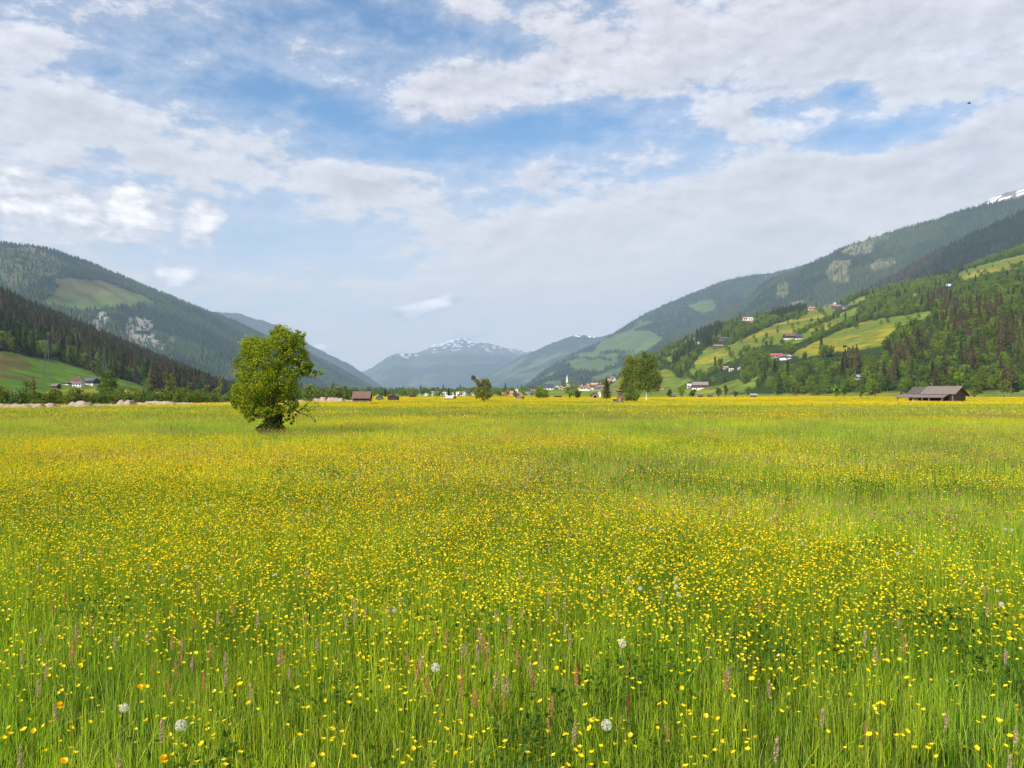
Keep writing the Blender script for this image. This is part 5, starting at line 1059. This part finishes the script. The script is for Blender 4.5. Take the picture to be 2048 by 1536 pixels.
rk = MB(); rk.tube([(0, 0, .1), (.25, 0, .5), (.55, 0, .62), (.75, 0, .35)], [.03] * 4, 5); rk.tube([(0, 0, .1), (.8, 0, .12)], [.03, .03], 5); rk.tube([(.75, 0, .35), (.8, 0, 0)], [.03, .03], 5); ro_ = rk.build('hay_rake', mcol((.04, .03, .03))); ro_.location = e.matrix_basis @ Vector((-Lb - .4, -.9, 0)); tag(ro_, 'rusty curved farm rake at the open end of the long barn', 'farm tool')
# ---- hunting stand
Yh = gy(808.5); m = Yh / F; e = empty('hunting_stand', ((1240 - 1024) * m, Yh, 0), R(8), label='brown hunting stand cabin on splayed legs with a ladder', cat='hunting stand')
c_ = MB(); c_.box(-4.6 * m, 4.6 * m, -4 * m, 4 * m, 13 * m, 24 * m); c_.build('cabin', mcol((.20, .10, .07), 'wood'), e)
c_ = MB(); c_.box(-3 * m, 3 * m, -4.3 * m, -4 * m + .02, 19 * m, 21.5 * m); c_.build('window', M_glass, e)
c_ = MB(); q = [(-7 * m, -6 * m, 26 * m), (7 * m, -6 * m, 25.2 * m), (7 * m, 6 * m, 24.2 * m), (-7 * m, 6 * m, 25 * m)]; c_.add(q + [(x, y, z + .1) for x, y, z in q], [(3, 2, 1, 0), (4, 5, 6, 7), (0, 1, 5, 4), (1, 2, 6, 5), (2, 3, 7, 6), (3, 0, 4, 7)]); c_.build('roof', mcol((.05, .04, .045), 'roof'), e)
for sx, sy in ((-1, -1), (1, -1), (1, 1), (-1, 1)): c_ = MB(); c_.beam((sx * 7 * m, sy * 6 * m, -.1), (sx * 4 * m, sy * 3.6 * m, 13 * m), .12); c_.build('leg', LOG, e)
c_ = MB(); c_.beam((-6 * m, -5.4 * m, 3 * m), (4.5 * m, -4.4 * m, 11 * m), .08); c_.beam((6 * m, -5.3 * m, 3 * m), (-4.5 * m, -4.5 * m, 11 * m), .08); c_.build('brace', LOG, e)
c_ = MB()
for xx in (-1.6, 1.6): c_.beam(((5 + xx) * m, -10 * m, 0), (xx * m, -4.5 * m, 14 * m), .07)
for k in range(7): t = (k + .7) / 7.5; c_.beam(((5 * (1 - t) - 1.6) * m, (-10 + 5.5 * t) * m, 14 * t * m), ((5 * (1 - t) + 1.6) * m, (-10 + 5.5 * t) * m, 14 * t * m), .05)
c_.build('ladder', LOG, e)
house('low_shed', 'dark lean-to shed half behind the hunting stand', 'shed', 1232, 802.5, 9, 6, 1, face='flat', wall=DARKW, wk='wood', roof=(.09, .065, .06), win=0, Y=165)
# ---- posts, gravel, pylons
PM = m_plain('old post wood', (.13, .095, .075), nscale=5, var=.4, stretch=(1, 1, .3), bump=.4); PG = m_plain('pale post wood', (.42, .40, .38), nscale=5, var=.3, stretch=(1, 1, .3))
def post(px, base, top, lab, w=2.2, m_=None, group=None, cat='post'):
    Y = gy(base); m = Y / F; q = MB(); a = w * m / 2; h = (base - top) * m
    q.tube([(0, 0, -.2), (0, 0, h * .6), (.02 * random.random(), 0, h)], [a, a * .95, a * .85], 7); o = q.build('fence_post', m_ or PM, loc=((px - 1024) * m, Y, 0)); o.rotation_euler = (random.uniform(-.05, .05), random.uniform(-.06, .06), 0); return tag(o, lab, cat, group)
post(141, 871, 862, 'short dark stake in the grass nearest to the gravel bank side', 2.6); post(342, 872, 852, 'tall brown fence post standing before the lone tree', 3.0)
post(683, 868, 851, 'thin grey-brown post between the lone tree and the brown hut', 2.4); post(799, 859, 845, 'dark post right next to a white stake', 2.0); post(803.5, 861, 845, 'white stake next to a dark post', 2.2, PG)
post(1004, 850, 839, 'single dark stake in the meadow in front of the willow', 2.0); post(1167.5, 840, 826, 'pinkish stake in the meadow in front of the small pale hut', 2.0, m_plain('pinkish wood', (.5, .30, .2)))
post(1292, 833, 824, 'white marker stake in the meadow under the white-trunked birch', 1.8, PG); post(1868, 829, 816, 'grey post in front of the long hay barn', 2.6, m_plain('grey wood', (.27, .21, .17)))
post(2001, 828, 817, 'grey post beyond the gable of the long hay barn', 2.2, m_plain('grey wood2', (.25, .2, .17))); post(1735, 827, 819, 'pale short post before the yellow flower band', 2.0, PG)
for px, b_, t_ in [(1127, 817, 811), (1093, 843, 836), (1248, 818, 811), (1296, 818, 810), (1349, 819, 811), (1407, 819, 811), (1450, 817, 812), (1494, 818, 811), (1551, 811, 804), (1610, 814, 806), (1623, 817, 808), (1666, 817, 808), (1765, 817, 809), (1797, 814, 806), (1835, 823, 815), (1858, 816, 808), (1939, 817, 809), (1978, 823, 814), (1905, 819, 813), (1563, 821, 815), (1412, 832, 826)]:
    post(px, b_, t_, 'small dark fence post standing in the yellow flower band', 1.5, group='fence posts in the yellow flower band')
for k in range(36):
    px = 4 + 12.8 * k; b_ = 818.6 - 9 * (k / 36) ** .8; post(px, b_, b_ - 4.6 + k * .05, 'low dark fence post along the gravel bank', 1.8, group='fence posts along the gravel bank')
for k in range(8): px = 622 + 11 * k; post(px, 804.8, 802.2, 'tiny fence post before the gravel mounds by the brown hut', 1.1, group='fence posts by the gravel mounds')
MG = m_plain('gravel', (.31, .235, .18), nscale=1.2, var=.3, bump=.6, rough=.95)
def heap(px, py, w, h, lab, Y=None, seed=0, depth=None):
    Y = Y or gy(py); m = Y / F; n1_, n2_ = 26, 12; u = np.linspace(-1, 1, n1_); v_ = np.linspace(-1, 1, n2_); U, V_ = np.meshgrid(u, v_, indexing='ij')
    rr2 = np.clip(1 - np.abs(U) ** 3.0, 0, 1) * np.clip(1 - np.abs(V_) ** 1.7, 0, 1); nz = fbm(U * 3 + seed * 5.3, V_ * 2 + seed, 4)
    Z = h * m * 1.1 * np.minimum(rr2 * 1.7, 1) * (.45 + .85 * nz) - .05; X = U * w * m / 2 * 1.4; Yy = V_ * (depth or 1.6)
    i, j = np.meshgrid(np.arange(n1_ - 1), np.arange(n2_ - 1), indexing='ij'); a = (i * n2_ + j).ravel()
    me = mesh_np('gravel_heap', np.stack([X, Yy, Z], 2).reshape(-1, 3), np.stack([a, a + n2_, a + n2_ + 1, a + 1], 1), MG, np.ones((n1_ * n2_, 3)), smooth=True)
    o = link(bpy.data.objects.new('gravel_heap', me)); o.location = ((px - 1024) * m, Y, 0); tag(o, lab, 'gravel heap')
for k, (px, py, w, h, lb, *Yq) in enumerate([(-25, 817, 60, 8, 'gravel heap at the very end of the bank'), (20, 817, 64, 9, 'long rough gravel heap with dark clods'), (62, 816.5, 44, 9, 'flat gravel heap with dark clods beside a square one'), (99, 816, 28, 9, 'square-topped gravel heap in the bank'), (126, 815.5, 30, 5, 'lowest gravel heap between the square and the pointed one'),
        (163, 815, 34, 12, 'broad pointed gravel heap under the white farm'), (192, 814.5, 34, 6, 'low gravel heap below the wide dark tree'), (224, 814, 40, 6, 'long low gravel heap next to a sharp cone'), (253, 813, 24, 12, 'sharp cone-shaped gravel heap'), (282, 812.5, 36, 7, 'gravel heap just past the sharp cone'), (320, 811.5, 52, 9, 'wide flat-topped gravel heap under the thin trees'),
        (362, 811, 44, 6, 'low end gravel heap under the thin trees'), (402, 810, 50, 4.5, 'thin pale gravel strip near the lone tree'), (446, 809.5, 50, 4, 'last gravel strip beside the lone tree'), (640, 804.5, 24, 9, 'rounded gravel mound behind the lone tree limb'), (671, 804.5, 28, 9, 'rounded gravel mound closest to the brown hut'), (697, 804, 22, 5, 'flat gravel mound touching the brown hut'),
        (18, 794, 36, 14, 'pinkish gravel heap seen above the bushes', 260), (590, 805, 34, 5, 'gravel strip seen under the lone tree boughs')]):
    heap(px, py, w, h, lb, seed=k + 1, Y=Yq[0] if Yq else None)
MS = m_plain('galvanised steel', (.10, .11, .11), rough=.5, var=.1)
def pylon(px, py, top, Y, lab, arms=3):
    m = Y / F; h = H + (HZ - top) * m; b = MB(); w0 = h * .085; w1 = h * .02; t = .0030 * h
    def c4(z): k = w0 + (w1 - w0) * min(1, z / (h * .75)); return [(sx * k, sy * k, z) for sx, sy in ((-1, -1), (1, -1), (1, 1), (-1, 1))]
    lv = [0, .15, .29, .42, .54, .65, .75, .84, .92, 1.0]
    for a, c_ in zip(lv[:-1], lv[1:]):
        A_, B_ = c4(a * h), c4(c_ * h)
        for i in range(4): b.beam(A_[i], B_[i], t); b.beam(A_[i], B_[(i + 1) % 4], t * .6); b.beam(B_[i], B_[(i + 1) % 4], t * .6)
    e = empty('pylon', ((px - 1024) * m, Y, -.5), R(20), label=lab, cat='pylon'); b.build('mast', MS, e)
    for k in range(arms):
        z_ = h * (.66 + .12 * k); L_ = h * (.17 - .02 * k); a = MB(); a.beam((-L_, 0, z_), (L_, 0, z_), t * 1.1); a.beam((-L_, 0, z_), (0, 0, z_ + .05 * h), t * .7); a.beam((L_, 0, z_), (0, 0, z_ + .05 * h), t * .7)
        for sx in (-1, 1): a.beam((sx * L_, 0, z_), (sx * L_, 0, z_ - .03 * h), t * .8)
        a.build('cross_arm', MS, e)
    return e, h
PY = [(94, 795, 676, 560, 'tallest steel pylon standing before the farm slope'), (208, 790, 692, 620, 'steel pylon in front of the dark spruce wood'), (292, 790, 742, 800, 'steel pylon at the wood end near the thin trees'), (376, 790, 764, 900, 'small steel pylon left over the bush belt'.replace('left ', '')), (779, 788, 771, 1500, 'faint pylon beyond the pair of huts'), (806, 788, 766, 1400, 'darker distant pylon next to the factory halls')]
for px, py, tp, Y, lb in PY: pylon(px, py, tp, Y, lb)
# pale track behind the barn
tk = MB(); pts = [(1860, 783.4, 500), (1935, 783.0, 505), (1990, 782.8, 510), (2060, 784.4, 490), (2200, 788, 430)]
for (a_, b_, c_), (d_, e_, f_) in zip(pts[:-1], pts[1:]):
    p0 = Vector(((a_ - 1024) / F * c_, c_, 0)); p1 = Vector(((d_ - 1024) / F * f_, f_, 0)); p0.z = R1.at(a_, b_)[2]; p0.z = H + (HZ - b_) / F * c_ + .5; p1.z = H + (HZ - e_) / F * f_ + .5
    tk.add([p0 + Vector((0, -5, -3)), p1 + Vector((0, -5, -3)), p1 + Vector((0, -4, .0)), p0 + Vector((0, -4, .0)), p1 + Vector((0, 5, .3)), p0 + Vector((0, 5, .3))], [(0, 1, 2, 3), (3, 2, 4, 5)])
o = tk.build('gravel_track', MG); tag(o, 'pale gravel track behind the long barn', kind='structure')
# ================================================================== FLOWERS CLOSE BY
BUT = []
r = np.random.default_rng(31)
for q in range(7):
    P = np.array([[0, 0, 0.]]); V, Fq, C = flower_heads(P, np.array([.0115]), r, petals=5); hm = mesh_np('flower_head', V, Fq, M_petal, C)
    h_ = .40 + .02 * q; V, Fq, C = stems(np.array([[0, 0, h_]]), h_, .0028, r, (.13, .20, .03)); BUT.append((hm, mesh_np('stem', V, Fq, M_grass, C), h_))
k = 0; cnt = 0
while cnt < 300 and k < 5000:
    k += 1; px = r.random() * 2040 + 4; py = 1262 + 274 * r.random() ** 1.25
    if fbm(np.array([px / 130.]), np.array([py / 70.]), 3)[0] < .40 + .1 * r.random(): continue
    hm, sm, h_ = BUT[r.integers(7)]; s = .85 + .4 * r.random(); z_ = h_ * s; Y = (H - z_) * F / (py - HZ)
    e = empty('buttercup', ((px - 1024) / F * Y, Y, 0), r.random() * 6, label='yellow buttercup flower on a thin stem in the tall grass', cat='flower', group='buttercups in the tall grass'); e.scale = (s, s, s)
    a = link(bpy.data.objects.new('flower_head', hm), e); a.location = (0, 0, h_); link(bpy.data.objects.new('stem', sm), e); cnt += 1
# dandelion clocks
M_fluff = m_leaf('seed fluff', trans=.5, var=.05, shift=(1, 1, 1))
def fluff(n, rad, r):
    d = r.normal(size=(n, 3)); d /= np.linalg.norm(d, axis=1)[:, None]; a = np.cross(d, r.normal(size=(n, 3))); a /= np.linalg.norm(a, axis=1)[:, None]; b = np.cross(d, a); w = .00045; Vs = []; L = []
    Vs.append(np.stack([d * .006 + a * w * .6, d * .006 - a * w * .6, d * rad * .84 - a * w * .6, d * rad * .84 + a * w * .6], 1))
    for q in range(5):
        an = q * 1.2566; u = a * math.cos(an) + b * math.sin(an); v_ = -a * math.sin(an) + b * math.cos(an)
        Vs.append(np.stack([d * rad * .84 + v_ * w, d * rad * .84 - v_ * w, d * rad * .97 + u * rad * .24 - v_ * w, d * rad * .97 + u * rad * .24 + v_ * w], 1))
    V = np.concatenate(Vs).reshape(-1, 3); return V, np.arange(len(V)).reshape(-1, 4), np.full((len(V), 3), .78)
CL = []
for q in range(3):
    V, Fq, C = fluff(105, .027, r); hm = mesh_np('seed_head', V, Fq, M_fluff, C)
    cb = MB(); cb.tube([(0, 0, -.005), (0, 0, -.003), (0, 0, .003), (0, 0, .005)], [.002, .005, .005, .002], 8, (.20, .12, .06)); cm = mesh_of(cb, 'seed_core', M_wood)
    V, Fq, C = stems(np.array([[0, 0, .5]]), .5, .004, r, (.14, .19, .05)); CL.append((hm, cm, mesh_np('stem', V, Fq, M_grass, C)))
CLOCKS = [(362, 1451, 1.05, 'largest white dandelion clock, low in the grass'), (248, 1416, .85, 'faded thin dandelion clock beside the largest one'), (871, 1335, 1, 'round dandelion clock with a buttercup in front'), (1245, 1286, 1, 'dandelion clock standing beside pinkish grass heads'), (1213, 1450, 1, 'white dandelion clock next to a rusty sorrel spike'),
          (789, 1221, .8, 0), (1352, 1158, .9, 0), (1352, 1173, .9, 0), (1357, 1189, .95, 0), (1280, 1177, .9, 0), (1605, 1087, .9, 0), (1795, 1108, .9, 0), (1829, 1103, .8, 0), (2003, 1209, 1, 0), (1995, 1182, .7, 0), (1257, 1156, .8, 0), (1489, 1096, .9, 0), (1541, 1036, .9, 0), (1288, 1058, .8, 0), (1301, 1055, .8, 0), (1591, 1060, .8, 0),
          (75, 962, .9, 0), (83, 959, .8, 0), (143, 985, 1, 0), (66, 976, .8, 0), (200, 992, .7, 0), (393, 1020, 1, 0), (412, 1006, .9, 0), (424, 1010, .9, 0), (570, 992, .9, 0), (640, 946, .8, 0), (653, 1019, .8, 0), (893, 958, 1, 0), (500, 1020, .8, 0), (984, 955, .8, 0), (849, 1044, .8, 0), (1104, 1001, .8, 0), (1154, 1001, .8, 0), (1697, 926, .9, 0), (1690, 958, .8, 0), (1981, 962, .9, 0), (1968, 962, .8, 0), (2023, 1060, .9, 0), (2011, 1058, .8, 0), (1640, 1074, .8, 0), (375, 1134, .9, 0), (440, 1154, .7, 0), (550, 1150, .8, 0), (1117, 980, .7, 0), (1537, 926, .7, 0)]
for px, py, s, lb in CLOCKS:
    s *= .95 if py > 1250 else .72
    hm, cm, sm = CL[r.integers(3)]; z_ = .50 * (.88 + .12 * s); Y = (H - z_) * F / (py - HZ)
    e = empty('dandelion_clock', ((px - 1024) / F * Y, Y, 0), r.random() * 6, label=lb or 'small white dandelion clock further out among the buttercups', cat='dandelion clock', group=None if lb else 'dandelion clocks further out')
    a = link(bpy.data.objects.new('seed_head', hm), e); a.location = (0, 0, z_); a.scale = (s, s, s); b_ = link(bpy.data.objects.new('seed_core', cm), a); c_ = link(bpy.data.objects.new('stem', sm), e); c_.scale = (1, 1, z_ / .5)
# yellow dandelions (full round flowers) at the bottom
DND = []
for q in range(2):
    P = np.zeros((3, 3)); P[:, 2] = (0, .003, .006); V, Fq, C = flower_heads(P, np.array([.021, .016, .010]), r, col=(.85, .48, .003), petals=13); DND.append(mesh_np('flower_head', V, Fq, M_petal, C))
for px, py, lb in [(328, 1519, 'big orange-yellow dandelion flower among clover heads'), (120, 1412, 'orange dandelion half sunk in dark grass'), (280, 1376, 'orange-yellow dandelion flower, double, near the faded clock'), (128, 1525, 'dandelion flower low beside brown seed heads')]:
    z_ = .36; Y = (H - z_) * F / (py - HZ); e = empty('dandelion', ((px - 1024) / F * Y, Y, 0), label=lb, cat='flower'); a = link(bpy.data.objects.new('flower_head', DND[r.integers(2)]), e); a.location = (0, 0, z_); a.rotation_euler = (.35, 0, 0)
    c_ = link(bpy.data.objects.new('stem', CL[0][2]), e); c_.scale = (1, 1, z_ / .5)
# grass seed heads
def spike(L_, w, r, cols, n=150):
    t = r.random(n); a = r.random(n) * 6.28; rad = w * .5 * np.sin(np.pi * np.clip(t * .9 + .06, 0, 1)) ** .6 * (.6 + .5 * r.random(n))
    C = np.stack([rad * np.cos(a), rad * np.sin(a), t * L_], 1); V, Fq = leaf_cards(C, w * .55, r); c_ = np.array(cols)[r.integers(0, len(cols), n)] * (.7 + .6 * r.random((n, 1))); return V, Fq, np.repeat(c_, 4, 0)
SPK = {'rust': [(.50, .25, .12), (.38, .20, .11), (.58, .32, .16)], 'mauve': [(.48, .38, .26), (.55, .45, .31), (.34, .27, .19)], 'red': [(.30, .07, .04), (.22, .06, .04)]}
SP = {}
for kn, cols in SPK.items():
    for q in range(3):
        V, Fq, C = spike(.075 + .012 * q, .011 + .002 * q if kn != 'mauve' else .016, r, cols); hm = mesh_np('seed_spike', V, Fq, M_fluff, C)
        V, Fq, C = stems(np.array([[0, 0, .46]]), .46, .0022, r, (.12, .16, .04)); SP.setdefault(kn, []).append((hm, mesh_np('stem', V, Fq, M_grass, C)))
hand = [(70, 1135, 'mauve'), (100, 1275, 'mauve'), (160, 1275, 'mauve'), (235, 1290, 'mauve'), (126, 1430, 'mauve'), (20, 1525, 'mauve'), (260, 1530, 'mauve'), (325, 1480, 'mauve'), (377, 1330, 'mauve'), (440, 1320, 'mauve'), (405, 1310, 'rust'), (505, 1390, 'mauve'), (427, 1240, 'mauve'), (476, 1220, 'rust'), (375, 1290, 'mauve'),
        (816, 1320, 'rust'), (866, 1390, 'rust'), (905, 1385, 'rust'), (925, 1365, 'rust'), (926, 1400, 'rust'), (936, 1425, 'rust'), (960, 1400, 'rust'), (972, 1375, 'mauve'), (985, 1400, 'rust'), (997, 1410, 'rust'), (1013, 1385, 'mauve'), (1030, 1380, 'mauve'), (1100, 1425, 'rust'), (1110, 1460, 'rust'), (1135, 1465, 'mauve'), (1132, 1280, 'mauve'), (952, 1290, 'rust'), (968, 1295, 'rust'), (1050, 1250, 'rust'), (1051, 1320, 'rust'), (1162, 1360, 'red'), (1248, 1420, 'red'),
        (1463, 1375, 'rust'), (1543, 1380, 'mauve'), (1633, 1440, 'mauve'), (1732, 1470, 'rust'), (1762, 1320, 'mauve'), (1878, 1450, 'mauve'), (1533, 1510, 'mauve'), (2028, 1480, 'mauve'), (1352, 1475, 'rust'), (1505, 1215, 'rust'), (1815, 1245, 'mauve'), (1995, 1530, 'mauve')]
for k in range(95):
    if k < 60: px = 40 + 620 * r.random() if k < 28 else 760 + 380 * r.random()
    else: px = 2048 * r.random()
    py = 1060 + 330 * r.random() ** .9; hand.append((px, py, 'rust' if r.random() < .5 else 'mauve'))
for px, py, kn in hand:
    hm, sm = SP[kn][r.integers(3)]; Y = (H - .46) * F / (max(py, 1000) + 12 - HZ); s = .9 + .25 * r.random()
    nmc = {'rust': ('rusty orange', 'rusty grass seed spikes'), 'mauve': ('greyish mauve', 'mauve grass seed spikes'), 'red': ('deep red', 'red sorrel spikes')}[kn]
    e = empty('grass_stalk', ((px - 1024) / F * Y, Y, 0), r.random() * 6, label='%s seed spike on a thin stalk among the buttercups' % nmc[0], cat='grass stalk', group=nmc[1]); e.rotation_euler = (random.uniform(-.08, .08), random.uniform(-.1, .1), 0)
    a = link(bpy.data.objects.new('seed_spike', hm), e); a.location = (0, 0, .46); a.scale = (s, s, s * (1.25 if kn == 'red' else 1)); link(bpy.data.objects.new('stem', sm), e)
# flying insect
b = MB(); mI = 4.0 / F; b.tube([(-3.4 * mI, 0, -.6 * mI), (-1.5 * mI, 0, 0), (1.2 * mI, 0, .5 * mI), (3.4 * mI, 0, 1.0 * mI)], [.5 * mI, 1.2 * mI, 1.3 * mI, .4 * mI], 8); M_bug = mcol((.05, .035, .02)); e = empty('flying_insect', W(1938, 207, 4.0), label='small dark flying insect crossing the cloudy sky', cat='insect'); b.build('body', M_bug, e)
for sy in (-1, 1):
    b = MB(); b.add([(0, 0, 1 * mI), (2.4 * mI, sy * 2.5 * mI, 2.2 * mI), (-.5 * mI, sy * 3.5 * mI, 2.4 * mI), (-1.5 * mI, sy * 1.2 * mI, 1.2 * mI)], [(0, 1, 2, 3)]); b.build('wing', mcol((.25, .2, .15)), e)
# ================================================================== HAZE
hb = MB(); hb.box(-19000, 19000, -3000, 20600, -6, 2060)
mh, kh = mat('haze'); pv = kh.node('ShaderNodeVolumePrincipled'); pv.inputs['Density'].default_value = 6.2e-5; pv.inputs['Color'].default_value = (.57, .755, 1.0, 1); pv.inputs['Anisotropy'].default_value = 0.0
kh.l.new(pv.outputs[0], kh.out.inputs[1])
ho = hb.build('haze', mh); tag(ho, 'thin bluish air over the whole valley', kind='stuff')
